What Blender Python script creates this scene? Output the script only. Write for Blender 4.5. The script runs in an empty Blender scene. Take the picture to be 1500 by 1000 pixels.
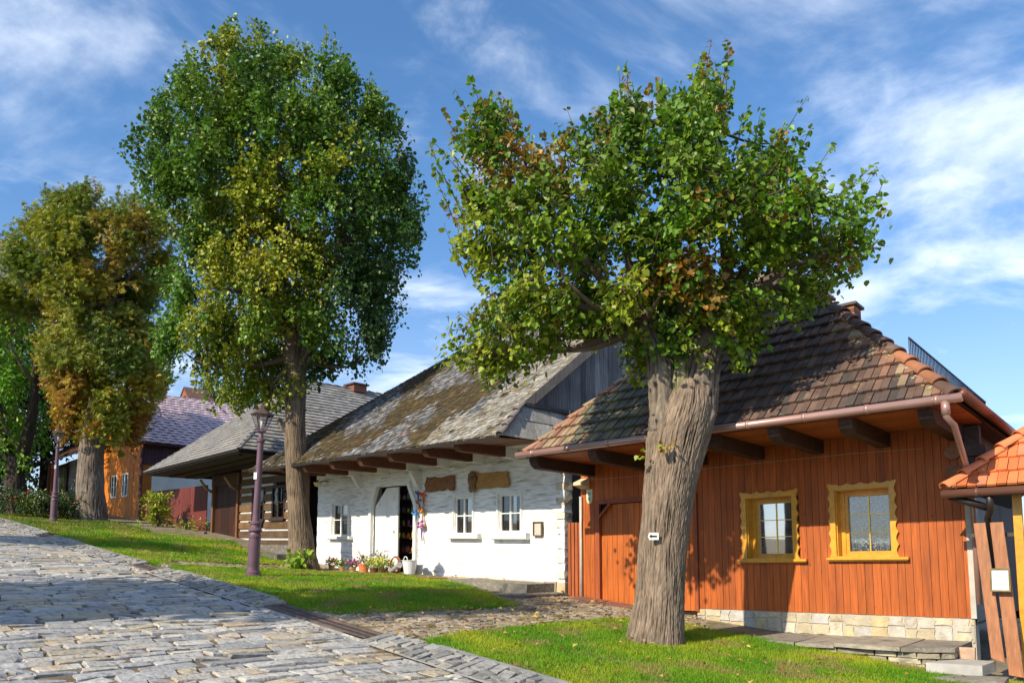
import bpy, math, random
import numpy as np
from mathutils import Vector, Matrix, noise as mn
random.seed(7); RNG = np.random.default_rng(11)
SC = bpy.context.scene; COL = SC.collection
EYE = 1.8; PT = math.atan(.1); FPX = 1100.; YC = 705.
# ---------------- camera ----------------
cd = bpy.data.cameras.new('camera'); cam = bpy.data.objects.new('camera', cd); COL.objects.link(cam)
cd.sensor_width = 36; cd.lens = FPX/1500*36; cd.shift_y = (YC-500)/1500; cd.clip_end = 3000; cd.clip_start = .05
cam.location = (0, 0, EYE); cam.rotation_euler = (math.pi/2+PT, 0, 0); SC.camera = cam
# ---------------- world, sun, exposure ----------------
SUN_EL = math.radians(34); SUN_AZ = math.atan2(-.69, -.72)     # azimuth clockwise from +Y
W = bpy.data.worlds.new('World'); SC.world = W; W.use_nodes = True
nt = W.node_tree; N = nt.nodes; L = nt.links; N.clear()
out = N.new('ShaderNodeOutputWorld'); bg = N.new('ShaderNodeBackground'); bg.inputs[1].default_value = .125
sky = N.new('ShaderNodeTexSky'); sky.sky_type = 'NISHITA'; sky.sun_disc = False
sky.sun_elevation = SUN_EL; sky.sun_rotation = SUN_AZ; sky.air_density = 1.0; sky.dust_density = .3; sky.ozone_density = 3.0
hs = N.new('ShaderNodeHueSaturation'); hs.inputs['Saturation'].default_value = 1.16; hs.inputs['Value'].default_value = 1.25
L.new(sky.outputs[0], hs.inputs['Color'])
tc = N.new('ShaderNodeTexCoord'); sx = N.new('ShaderNodeSeparateXYZ'); L.new(tc.outputs['Generated'], sx.inputs[0])
def M_(op, a, b=None, c=None):
    m = N.new('ShaderNodeMath'); m.operation = op
    for i, v in enumerate((a, b, c)):
        if v is None: continue
        if isinstance(v, (int, float)): m.inputs[i].default_value = v
        else: L.new(v, m.inputs[i])
    return m.outputs[0]
zz = M_('MAXIMUM', sx.outputs[2], 0.0); den = M_('ADD', zz, .16)
cb = N.new('ShaderNodeCombineXYZ'); L.new(M_('DIVIDE', sx.outputs[0], den), cb.inputs[0]); L.new(M_('DIVIDE', sx.outputs[1], den), cb.inputs[1])
def cloud(scale, lo, hi, rot, sc, off, det=9, dist=.5):
    mp = N.new('ShaderNodeMapping'); mp.inputs['Rotation'].default_value[2] = rot; mp.inputs['Scale'].default_value = sc; mp.inputs['Location'].default_value = off
    L.new(cb.outputs[0], mp.inputs[0])
    n = N.new('ShaderNodeTexNoise'); n.inputs['Scale'].default_value = scale; n.inputs['Detail'].default_value = det; n.inputs['Roughness'].default_value = .58; n.inputs['Distortion'].default_value = dist
    L.new(mp.outputs[0], n.inputs['Vector'])
    r = N.new('ShaderNodeMapRange'); r.interpolation_type = 'SMOOTHSTEP'; L.new(n.outputs[0], r.inputs[0]); r.inputs[1].default_value = lo; r.inputs[2].default_value = hi
    return r.outputs[0]
c1 = cloud(1.15, .45, .74, .5, (1, 1.25, 1), (4.2, 7.7, 1.0))
c2 = cloud(3.6, .5, .80, -.3, (1, 1.15, 1), (7.9, 11.3, 0), 10, .4)
cl = M_('MINIMUM', M_('ADD', M_('MULTIPLY', c1, .85), M_('MULTIPLY', c2, .35)), .93)
hz = N.new('ShaderNodeMapRange'); hz.interpolation_type = 'SMOOTHSTEP'; L.new(sx.outputs[2], hz.inputs[0]); hz.inputs[1].default_value = .42; hz.inputs[2].default_value = .0; hz.inputs[3].default_value = 0; hz.inputs[4].default_value = .25
cl = M_('MAXIMUM', cl, hz.outputs[0])
hg = N.new('ShaderNodeMapRange'); L.new(sx.outputs[2], hg.inputs[0]); hg.inputs[1].default_value = .0; hg.inputs[2].default_value = .45
hm = N.new('ShaderNodeMixRGB'); L.new(hg.outputs[0], hm.inputs[0]); hm.inputs[1].default_value = (.50, .55, .68, 1); hm.inputs[2].default_value = (1, 1, 1, 1)
hx = N.new('ShaderNodeMixRGB'); hx.blend_type = 'MULTIPLY'; hx.inputs[0].default_value = 1; L.new(hs.outputs[0], hx.inputs[1]); L.new(hm.outputs[0], hx.inputs[2])
mx = N.new('ShaderNodeMixRGB'); L.new(cl, mx.inputs[0]); L.new(hx.outputs[0], mx.inputs[1]); mx.inputs[2].default_value = (7.8, 8.4, 9.2, 1)
L.new(mx.outputs[0], bg.inputs[0]); L.new(bg.outputs[0], out.inputs[0])
sd = bpy.data.lights.new('sun', 'SUN'); sd.energy = 4.8; sd.angle = math.radians(.55); sd.color = (1, .87, .66)
so = bpy.data.objects.new('sun', sd); COL.objects.link(so)
sdir = Vector((math.sin(SUN_AZ)*math.cos(SUN_EL), math.cos(SUN_AZ)*math.cos(SUN_EL), math.sin(SUN_EL)))
so.rotation_euler = sdir.to_track_quat('Z', 'Y').to_euler(); so.location = (-30, -30, 30)
SC.view_settings.view_transform = 'Standard'; SC.view_settings.look = 'None'; SC.view_settings.exposure = .48; SC.view_settings.gamma = 1
SC.render.engine = 'CYCLES'
# ---------------- measuring helpers ----------------
O3 = np.array([0, 0, EYE])
def ray(px, py):
    xc = (px-750)/FPX; yc = (YC-py)/FPX
    d = np.array([xc, math.cos(PT)-yc*math.sin(PT), math.sin(PT)+yc*math.cos(PT)]); return d/d[1]
def at(px, py, Y): return O3+ray(px, py)*Y
def isect(px, py, P, n):
    r = ray(px, py); return O3+r*(np.dot(np.array(P)-O3, n)/np.dot(r, n))
def proj(p):
    p = np.array(p)-O3; f = p[1]*math.cos(PT)+p[2]*math.sin(PT); u = -p[1]*math.sin(PT)+p[2]*math.cos(PT)
    return (750+FPX*p[0]/f, YC-FPX*u/f)
DV = np.array([-.70, .714]); CV = np.array([.714, .70])     # street direction (uphill), across (towards the houses)
def h(x, y):
    g = -.0731*x+.0682*y
    g = 12*np.tanh(g/12)
    g = g-.42*np.exp(-((x+5.6)**2+(y-22.0)**2)/(2*2.9**2))
    return g
def ab(a, b): return (a*DV[0]+b*CV[0], a*DV[1]+b*CV[1])
def gnd(px, py, off=0.):
    r = ray(px, py); t = 2.
    for _ in range(4000):
        p = O3+r*t
        if p[2] <= h(p[0], p[1])+off: break
        t += .01+t*.0008
    return p
def toab(p): return (p[0]*DV[0]+p[1]*DV[1], p[0]*CV[0]+p[1]*CV[1])
def pab(px, py): return toab(gnd(px, py))
# ---------------- materials ----------------
MATS = {}
def mkmat(name, col=(.5,.5,.5), attr=False, rough=.8, n1=(3., .25), grain=None, bump=(.3, .01, 20.), patch=None, patch2=None, spec=.3, metal=0., trans=0., gvar=.3):
    if name in MATS: return MATS[name]
    m = bpy.data.materials.new(name); m.use_nodes = True; nt = m.node_tree; N = nt.nodes; L = nt.links
    p = N['Principled BSDF']; p.inputs['Roughness'].default_value = rough; p.inputs['Specular IOR Level'].default_value = spec; p.inputs['Metallic'].default_value = metal
    tc = N.new('ShaderNodeTexCoord')
    if attr:
        a = N.new('ShaderNodeAttribute'); a.attribute_name = 'tint'; c = a.outputs['Color']
        if tuple(col) != (1, 1, 1) and attr != 'raw':
            mm = N.new('ShaderNodeMixRGB'); mm.blend_type = 'MULTIPLY'; mm.inputs[0].default_value = 1; mm.inputs[1].default_value = (*col, 1); L.new(c, mm.inputs[2]); c = mm.outputs[0]
    else:
        a = N.new('ShaderNodeRGB'); a.outputs[0].default_value = (*col, 1); c = a.outputs[0]
    def noise(scale, det=5, st=None, dist=0.):
        v = tc.outputs['Object']
        if st:
            mp = N.new('ShaderNodeMapping'); mp.inputs['Scale'].default_value = st; L.new(v, mp.inputs[0]); v = mp.outputs[0]
        n = N.new('ShaderNodeTexNoise'); n.inputs['Scale'].default_value = scale; n.inputs['Detail'].default_value = det; n.inputs['Distortion'].default_value = dist; L.new(v, n.inputs['Vector']); return n.outputs[0]
    def modulate(c, nz, var):
        r = N.new('ShaderNodeMapRange'); L.new(nz, r.inputs[0]); r.inputs[1].default_value = .25; r.inputs[2].default_value = .75; r.inputs[3].default_value = 1-var; r.inputs[4].default_value = 1+var
        mm = N.new('ShaderNodeMixRGB'); mm.blend_type = 'MULTIPLY'; mm.inputs[0].default_value = 1; L.new(c, mm.inputs[1]); L.new(r.outputs[0], mm.inputs[2]); return mm.outputs[0]
    if n1: c = modulate(c, noise(n1[0]), n1[1])
    g = None
    if grain: g = noise(grain[3], 6, grain[:3], .4); c = modulate(c, g, gvar)
    for pt in (patch, patch2):
        if pt:
            pc, ps, lo, hi = pt[:4]; st = pt[4] if len(pt) > 4 else None
            r = N.new('ShaderNodeMapRange'); L.new(noise(ps, 8, st, .3), r.inputs[0]); r.inputs[1].default_value = lo; r.inputs[2].default_value = hi
            mm = N.new('ShaderNodeMixRGB'); L.new(r.outputs[0], mm.inputs[0]); L.new(c, mm.inputs[1]); mm.inputs[2].default_value = (*pc, 1); c = mm.outputs[0]
    L.new(c, p.inputs['Base Color'])
    if bump:
        b = N.new('ShaderNodeBump'); b.inputs['Strength'].default_value = bump[0]; b.inputs['Distance'].default_value = bump[1]
        L.new(g if g is not None else noise(bump[2], 8), b.inputs['Height']); L.new(b.outputs[0], p.inputs['Normal'])
    if trans:
        t = N.new('ShaderNodeBsdfTranslucent'); L.new(c, t.inputs[0]); ms = N.new('ShaderNodeMixShader'); ms.inputs[0].default_value = trans
        L.new(p.outputs[0], ms.inputs[1]); L.new(t.outputs[0], ms.inputs[2]); L.new(ms.outputs[0], N['Material Output'].inputs[0])
    MATS[name] = m; return m
def glass(name, refl=.5, tint=(.75,.8,.82)):
    if name in MATS: return MATS[name]
    m = bpy.data.materials.new(name); m.use_nodes = True; N = m.node_tree.nodes; L = m.node_tree.links; N.remove(N['Principled BSDF'])
    g = N.new('ShaderNodeBsdfGlossy'); g.inputs['Roughness'].default_value = .02; t = N.new('ShaderNodeBsdfTransparent'); t.inputs[0].default_value = (*tint, 1)
    ms = N.new('ShaderNodeMixShader'); ms.inputs[0].default_value = refl; L.new(t.outputs[0], ms.inputs[1]); L.new(g.outputs[0], ms.inputs[2]); L.new(ms.outputs[0], N['Material Output'].inputs[0])
    MATS[name] = m; return m
# ---------------- mesh helpers ----------------
def numesh(name, V, F_sizes, F_idx, colors, mat, parent=None, smooth=False, mats=None, midx=None):
    me = bpy.data.meshes.new(name)
    nv = len(V); me.vertices.add(nv); me.vertices.foreach_set('co', np.ascontiguousarray(V, dtype=np.float32).ravel())
    ls = np.concatenate([[0], np.cumsum(F_sizes)[:-1]]).astype(np.int32)
    me.loops.add(len(F_idx)); me.loops.foreach_set('vertex_index', np.asarray(F_idx, dtype=np.int32))
    me.polygons.add(len(F_sizes)); me.polygons.foreach_set('loop_start', ls); me.polygons.foreach_set('loop_total', np.asarray(F_sizes, dtype=np.int32))
    me.polygons.foreach_set('use_smooth', np.full(len(F_sizes), bool(smooth)))
    if midx is not None: me.polygons.foreach_set('material_index', np.asarray(midx, dtype=np.int32))
    me.update(calc_edges=True); me.validate()
    if colors is not None:
        c = np.ones((nv, 4), dtype=np.float32); c[:, :3] = colors
        at_ = me.color_attributes.new('tint', 'FLOAT_COLOR', 'POINT'); at_.data.foreach_set('color', c.ravel())
    for m in (mats or [mat]): me.materials.append(m)
    o = bpy.data.objects.new(name, me); COL.objects.link(o)
    if parent is not None: o.parent = parent
    return o
class MB:
    def __init__(s): s.v = []; s.f = []; s.c = []; s.mi = []; s.m = 0
    def add(s, vs, fs, col=(1,1,1)):
        b = len(s.v); s.v.extend([tuple(map(float, v)) for v in vs]); s.c.extend([col]*len(vs))
        for f in fs: s.f.append([b+i for i in f]); s.mi.append(s.m)
        return s
    def box(s, x0, x1, y0, y1, z0, z1, col=(1,1,1)):
        return s.hexa([(x0,y0,z0),(x1,y0,z0),(x1,y1,z0),(x0,y1,z0),(x0,y0,z1),(x1,y0,z1),(x1,y1,z1),(x0,y1,z1)], col)
    def hexa(s, p, col=(1,1,1)):
        return s.add(p, [(0,3,2,1),(4,5,6,7),(0,1,5,4),(1,2,6,5),(2,3,7,6),(3,0,4,7)], col)
    def beam(s, p, q, w, hh, col=(1,1,1), up=(0,0,1)):      # box along p-q, width w, height hh
        p = Vector(p); q = Vector(q); d = (q-p).normalized(); r = d.cross(Vector(up))
        if r.length < 1e-4: r = d.cross(Vector((1,0,0)))
        r.normalize(); u = r.cross(d); r *= w/2; u *= hh/2
        return s.hexa([p-r-u, p+r-u, q+r-u, q-r-u, p-r+u, p+r+u, q+r+u, q-r+u], col)
    def prism(s, poly, ext, col=(1,1,1)):                 # polygon extruded by vector
        n = len(poly); P = [Vector(p) for p in poly]; E = Vector(ext); nr = Vector((0,0,0))
        for i in range(n): nr += P[i].cross(P[(i+1) % n])
        if nr.dot(E) > 0: P.reverse()
        vs = P+[p+E for p in P]
        return s.add(vs, [list(range(n)), list(range(2*n-1, n-1, -1))]+[(i, i+n, (i+1) % n+n, (i+1) % n) for i in range(n)], col)
    def tube(s, path, rad, n=10, col=(1,1,1), cap=True):
        P = [Vector(p) for p in path]; k = len(P)
        if not hasattr(rad, '__len__'): rad = [rad]*k
        vs = []; prev = None
        for i in range(k):
            d = (P[min(i+1, k-1)]-P[max(i-1, 0)]).normalized()
            if prev is None: a = d.orthogonal().normalized()
            else: a = prev-d*prev.dot(d); a = a.normalized() if a.length > 1e-6 else d.orthogonal().normalized()
            prev = a; b = d.cross(a)
            for j in range(n):
                t = 2*math.pi*j/n; vs.append(P[i]+(a*math.cos(t)+b*math.sin(t))*rad[i])
        fs = [(i*n+j, i*n+(j+1) % n, (i+1)*n+(j+1) % n, (i+1)*n+j) for i in range(k-1) for j in range(n)]
        if cap: fs += [list(range(n-1, -1, -1)), [(k-1)*n+j for j in range(n)]]
        return s.add(vs, fs, col)
    def lathe(s, prof, c=(0,0,0), n=16, col=(1,1,1)):     # prof [(r,z)...]
        return s.tube([(c[0], c[1], c[2]+z+i*1e-5) for i, (r, z) in enumerate(prof)], [max(r, .0005) for r, z in prof], n, col)
    def ball(s, c, r, n=8, col=(1,1,1), sz=1.):
        pr = [(r*math.sin(math.pi*i/n), -r*sz*math.cos(math.pi*i/n)) for i in range(n+1)]
        return s.lathe(pr, c, n+4, col)
    def build(s, name, mat, parent=None, world=False, smooth=False, jitter=0):
        V = np.array(s.v, dtype=float).reshape(-1, 3)
        if world and parent is not None:
            Mi = np.array(MW[parent.name].inverted()); V = V@Mi[:3, :3].T+Mi[:3, 3]
        if jitter: V = V+RNG.normal(0, jitter, V.shape)
        mats = mat if isinstance(mat, list) else [mat]
        return numesh(name, V, [len(f) for f in s.f], [i for f in s.f for i in f], np.array(s.c), None, parent, smooth, mats, s.mi)
MW = {}
def tag(o, label=None, cat=None, group=None, kind=None):
    if label: o['label'] = label
    if cat: o['category'] = cat
    if group: o['group'] = group
    if kind: o['kind'] = kind
    return o
def thing(name, label, cat, loc=(0,0,0), rz=0., group=None):
    o = bpy.data.objects.new(name, None); COL.objects.link(o); o.location = loc; o.rotation_euler = (0, 0, rz); o.empty_display_size = .2
    MW[o.name] = Matrix.Translation(Vector(loc)) @ Matrix.Rotation(rz, 4, 'Z')
    return tag(o, label, cat, group)
def copy_tree(o, loc, rz, label):
    c = o.copy(); COL.objects.link(c); c.location = loc; c.rotation_euler = (0, 0, rz); c['label'] = label
    def rec(a, b):
        for ch in list(a.children):
            d = ch.copy(); COL.objects.link(d); d.parent = b; rec(ch, d)
    rec(o, c); return c
def jit(c, v, r=None):
    k = 1+random.uniform(-v, v) if r is None else r
    return tuple(max(0, x*k) for x in c)
def pick(cols): return random.choice(cols)
class House:                                               # local frame: x along the facade (to the right), y into the house, z up
    def __init__(s, name, label, corner, vp):
        d = ray(*vp); u = -d/np.linalg.norm(d[:2]); s.tilt = u[2]; s.uh = np.array([u[0], u[1], 0]); s.n = np.array([u[1], -u[0], 0])
        if s.n[1] > 0: s.n = -s.n
        s.C = np.array(corner); s.root = thing(name, label, 'house', tuple(s.C), math.atan2(s.uh[1], s.uh[0]))
    def L(s, x, y, z): return (x, y, z+s.tilt*x)
    def loc(s, px, py, y=0.):                            # pixel -> (x, z) on the vertical plane y (tilt removed)
        p = isect(px, py, s.C-s.n*y, s.n)-s.C; x = np.dot(p, s.uh); return x, p[2]-s.tilt*x
    def locs(s, px, py, x):                              # pixel -> (y, z) on the plane across the house at x
        p = isect(px, py, s.C+s.uh*x, s.uh)-s.C; return -np.dot(p, s.n), p[2]-s.tilt*x
    def onroof(s, px, py, y0, z0, m):                    # pixel -> local point on plane z = z0+m*(y-y0)
        r = ray(px, py); o = O3-s.C
        f = lambda v: v[2]-s.tilt*np.dot(v, s.uh)-m*(-np.dot(v, s.n))
        t = (z0-m*y0-f(o))/f(r); p = o+r*t; return np.dot(p, s.uh), -np.dot(p, s.n), p[2]-s.tilt*np.dot(p, s.uh)
    def rect(s, x0, y0, x1, y1, dep=0.):                 # pixel rect -> local s0,s1,z0,z1
        ym = (y0+y1)/2; xm = (x0+x1)/2
        return s.loc(x0, ym, dep)[0], s.loc(x1, ym, dep)[0], s.loc(xm, y1, dep)[1], s.loc(xm, y0, dep)[1]
    def W(s, x, y, z):
        p = s.C+s.uh*x-s.n*y; return np.array([p[0], p[1], s.C[2]+z+s.tilt*x])
    def bld(s, mb, name, mat, parent=None, **k):          # shear in z by the tilt
        mb.v = [(x, y, z+s.tilt*x) for x, y, z in mb.v]
        return mb.build(name, mat, parent or s.root, **k)
def clip(poly, conv):                                     # Sutherland-Hodgman, conv counter-clockwise
    outp = poly
    for i in range(len(conv)):
        ax, ay = conv[i]; bx, by = conv[(i+1) % len(conv)]; inp = outp; outp = []
        if not inp: return []
        f = lambda p: (bx-ax)*(p[1]-ay)-(by-ay)*(p[0]-ax)
        for j in range(len(inp)):
            p = inp[j]; q = inp[(j+1) % len(inp)]; fp = f(p); fq = f(q)
            if fp >= 0: outp.append(p)
            if (fp >= 0) != (fq >= 0) and abs(fp-fq) > 1e-12:
                t = fp/(fp-fq); outp.append((p[0]+(q[0]-p[0])*t, p[1]+(q[1]-p[1])*t))
    return outp
def ccw(poly):
    a = sum(poly[i][0]*poly[(i+1) % len(poly)][1]-poly[(i+1) % len(poly)][0]*poly[i][1] for i in range(len(poly)))
    return poly if a > 0 else poly[::-1]
def tiles(mb, pts, udir, colf, tw, th, thick=.02, lift=.02, jz=.003, wj=0., rib=0., over=1.12, skew=0.):
    """cover the planar convex polygon pts (3D, local) with overlapping tiles in courses along udir"""
    P = [Vector(p) for p in pts]; U = Vector(udir).normalized(); nr = Vector((0,0,0))
    for i in range(len(P)): nr += P[i].cross(P[(i+1) % len(P)])
    nr.normalize()
    if nr.z < 0: nr = -nr
    Vv = nr.cross(U)
    if Vv.z < 0: Vv = -Vv
    o = P[0]; q2 = ccw([((p-o).dot(U), (p-o).dot(Vv)) for p in P])
    u0 = min(q[0] for q in q2); u1 = max(q[0] for q in q2); v0 = min(q[1] for q in q2); v1 = max(q[1] for q in q2)
    r = 0; v = v0-.01
    while v < v1:
        uu = u0-random.uniform(0, tw)-.01; k = 0
        while uu < u1:
            w = tw*(1+random.uniform(-wj, wj)); g = .004; s1 = random.uniform(-skew, skew); s2 = random.uniform(-skew, skew)
            qd = clip([(uu+g, v+s1), (uu+w-g, v+s2), (uu+w-g, min(v+th*over, v1+1)), (uu+g, v+th*over)], q2)
            if len(qd) >= 3:
                col = colf(o+U*(uu+w/2)+Vv*(v+th/2), r); dz = random.uniform(-jz, jz)+(rib if k % 2 else 0)
                def H(p): return o+U*p[0]+Vv*p[1]+nr*(thick+dz+lift*(1-min(1.15, max(0, (p[1]-v)/th))))
                top = [H(p) for p in qd]; bot = [t-nr*(thick+lift*.6) for t in top]; n = len(qd)
                mb.add(top+bot, [list(range(n))]+[(i, i+n, (i+1) % n+n, (i+1) % n) for i in range(n)], col)
            uu += w; k += 1
        v += th; r += 1
def inpoly(poly, x, y):
    x = np.asarray(x); y = np.asarray(y); ins = np.zeros(x.shape, bool); n = len(poly)
    for i in range(n):
        x1, y1 = poly[i]; x2, y2 = poly[(i+1) % n]
        if y1 == y2: continue
        c = ((y1 > y) != (y2 > y)) & (x < (x2-x1)*(y-y1)/(y2-y1)+x1); ins ^= c
    return ins
def rnoise(p, s=1., seed=0.): return mn.noise(Vector((p[0]*s+seed, p[1]*s+seed*.7, p[2]*s-seed)))
# ---------------- ground ----------------
def sheet(name, A, B, zoff, mat, kind='structure', noisef=None, label=None):
    A = np.asarray(A); B = np.asarray(B); V = []
    for a in A:
        for b in B:
            x, y = ab(a, b); V.append((x, y, h(x, y)+zoff+(noisef(x, y) if noisef else 0)))
    nb = len(B); F = [i*nb+j+k for i in range(len(A)-1) for j in range(nb-1) for k in (0, 1, nb+1, nb)]
    n = (len(A)-1)*(nb-1)
    o = numesh(name, np.array(V), [4]*n, F, None, mat, smooth=True)
    tag(o, kind=kind); return o
earth = mkmat('packed_earth', (.20,.165,.12), n1=(1.2,.25), patch=((.10,.12,.035), 1.3, .5, .62), patch2=((.30,.26,.20), 9, .5, .7), bump=(.5,.02,40), rough=.95)
t = np.sinh(np.linspace(-5.2, 5.2, 170))/np.sinh(5.2)*430
sheet('ground', t+12, t+9, 0, earth)
mortar = mkmat('joint_sand', (.15,.115,.075), n1=(3,.3), bump=(.5,.02,50), rough=.95)
def stones(a0, a1, b0, b1, rh, rl, hgt, pal, zoff=0., res=6, gap=.014, zf=None, mask=None, wob=.03, tiltv=.012, sk=0.):
    rows = []; a = a0
    while a < a1:
        r = rh*random.uniform(.75, 1.3); bb = b0-random.uniform(0, rl)
        while bb < b1:
            l = rl*random.choice((.5, .75, .9, 1.1, 1.4, 1.8))*random.uniform(.85, 1.15)
            B0, B1 = max(bb, b0), min(bb+l, b1)
            if B1-B0 > rl*.2 and (mask is None or mask((a+r/2), (B0+B1)/2)): rows.append((a, a+r, B0, B1))
            bb += l
        a += r
    R = np.array(rows); n = len(R); q = np.linspace(0, 1, res); q = np.concatenate([[0], np.linspace(.035, .965, res-2), [1]]); P, Q = np.meshgrid(q, q, indexing='ij'); P = P.ravel(); Q = Q.ravel(); k = len(P)
    J = RNG.normal(0, wob, (n, 4, 2))*np.array([rh, rl]); g = gap*RNG.uniform(.5, 1.6, (n, 1))
    c = lambda ia, ib, j: (R[:, [ia]]+(g if ia == 0 else -g)+J[:, j, :1], R[:, [ib+2]]+(g if ib == 0 else -g)+J[:, j, 1:])
    c00 = c(0, 0, 0); c10 = c(1, 0, 1); c11 = c(1, 1, 2); c01 = c(0, 1, 3)
    A = c00[0]*(1-P)*(1-Q)+c10[0]*P*(1-Q)+c11[0]*P*Q+c01[0]*(1-P)*Q
    B = c00[1]*(1-P)*(1-Q)+c10[1]*P*(1-Q)+c11[1]*P*Q+c01[1]*(1-P)*Q
    A = A+RNG.normal(0, rh*.022, A.shape); B = B+RNG.normal(0, rh*.03, B.shape)
    if sk: A = A+np.sin(B*1.7+A*.35)*sk
    edge = np.maximum(abs(2*P-1), abs(2*Q-1)); rim = np.where(edge > .999, -.03, 0)+hgt*(1-.38*edge**7)
    X, Y = ab(A, B); Z = h(X, Y)+zoff+rim+RNG.normal(0, .10*hgt, (n, 1))+RNG.normal(0, hgt*.10, A.shape)*(edge < .999)+RNG.normal(0, tiltv, (n, 1))*(P-.5)+RNG.normal(0, tiltv*1.3, (n, 1))*(Q-.5)
    if zf is not None: Z = Z+zf(A, B)
    V = np.stack([X, Y, Z], -1).reshape(-1, 3)
    pal = np.array(pal); col = pal[RNG.integers(0, len(pal), n)]*RNG.uniform(.84, 1.14, (n, 1)); col = np.repeat(col, k, 0)*np.where(edge > .999, .55, 1)[None, :].repeat(n, 0).reshape(-1, 1)
    ii = np.arange(res-1); I, Jn = np.meshgrid(ii, ii, indexing='ij'); b0_ = (I*res+Jn).ravel(); quad = np.stack([b0_, b0_+1, b0_+res+1, b0_+res], -1)[:, ::-1]
    F = (quad[None]+(np.arange(n)*k)[:, None, None]).reshape(-1)
    return V, F, col
def stone_object(name, mat, parts, kind='structure', base=None):
    V = []; F = []; C = []; off = 0
    for v, f, c in parts: V.append(v); F.append(f+off); C.append(c); off += len(v)
    V = np.concatenate(V); F = np.concatenate(F); C = np.concatenate(C)
    mi = [0]*(len(F)//4)
    if base:
        A, B, z = base; bv = []
        for a in A:
            for b in B:
                x, y = ab(a, b); bv.append((x, y, h(x, y)+z))
        nb = len(B); bf = [off+i*nb+j+k for i in range(len(A)-1) for j in range(nb-1) for k in (0, 1, nb+1, nb)]
        V = np.concatenate([V, bv]); F = np.concatenate([F, bf]); C = np.concatenate([C, np.ones((len(bv), 3))]); mi += [1]*(len(bf)//4)
    return tag(numesh(name, V, [4]*(len(F)//4), F, C, None, None, False, [mat, mortar], mi), kind=kind)
stonem = mkmat('paving_stone', (1,1,1), attr=True, n1=(7,.22), patch=((.40,.31,.20), 1.7, .56, .72), patch2=((.13,.13,.14), 12, .56, .7), bump=(.9,.025,16), rough=.75, spec=.35)
GP = [(.35,.345,.33),(.30,.305,.31),(.42,.405,.37),(.39,.34,.25),(.27,.27,.27),(.44,.41,.35),(.33,.33,.33)]
roadmask = lambda a, b: True
stone_object('road', stonem, [stones(-4, 14, -9, 5.08, .225, .38, .022, GP, .012, sk=.04, gap=.009, wob=.05), *[stones(d0-.3, d1, 5.06, 5.21, .2, .15, .02, GP, .016, res=4, gap=.006) for d0, d1 in [(7.9, 10.6), (15.4, 16.5), (23.6, 24.6)]], stones(14, 46, -7, 5.08, .26, .5, .022, GP, .014, res=4, sk=.06, gap=.008, wob=.06)], base=(np.arange(-30, 60, .6), np.arange(-20, 5.2, .6).tolist()+[5.12], .012))
GUT = [(.27,.265,.25),(.24,.24,.23),(.32,.31,.28),(.22,.22,.21)]
gz = lambda A, B: .02+(B-5.1)*.16
drains = [(7.9, 10.6), (15.4, 16.5), (23.6, 24.6)]
nod = lambda a, b: not any(x0 < a < x1 for x0, x1 in drains)
gm = mkmat('pale_mortar', (.36,.35,.32), n1=(4,.2), bump=(.4,.01,60), rough=.9)
mort_save = mortar; mortar = gm
stone_object('gutter', stonem, [stones(-4, 46, 5.12, 5.6, .17, .2, .012, GUT, .03, res=4, gap=.012, zf=lambda A, B: (B-5.12)*.16, mask=nod, wob=.05)], base=(np.arange(-6, 48, .5), [5.1, 5.35, 5.62], .03))
mortar = mort_save
V = []; F = []
concrete = mkmat('concrete', (.40,.39,.37), n1=(5,.2), bump=(.3,.006,60), patch=((.22,.22,.21), 3, .5, .75), rough=.9)
kb = MB()
for a in np.arange(-6, 46, 1.0):
    if any(x0-.6 < a+.5 < x1+.4 for x0, x1 in drains): continue
    p = [ab(a+.005, 5.6), ab(a+.995, 5.6), ab(a+.995, 5.70), ab(a+.005, 5.70)]
    kb.hexa([(x, y, h(x, y)-.05) for x, y in p]+[(x, y, h(x, y)+.10) for x, y in p], jit((1,1,1), .06))
tag(kb.build('kerb', mkmat('concrete_kerb', (.27,.27,.265), attr=True, n1=(5,.2), bump=(.3,.006,60), rough=.9)), kind='structure')
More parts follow.
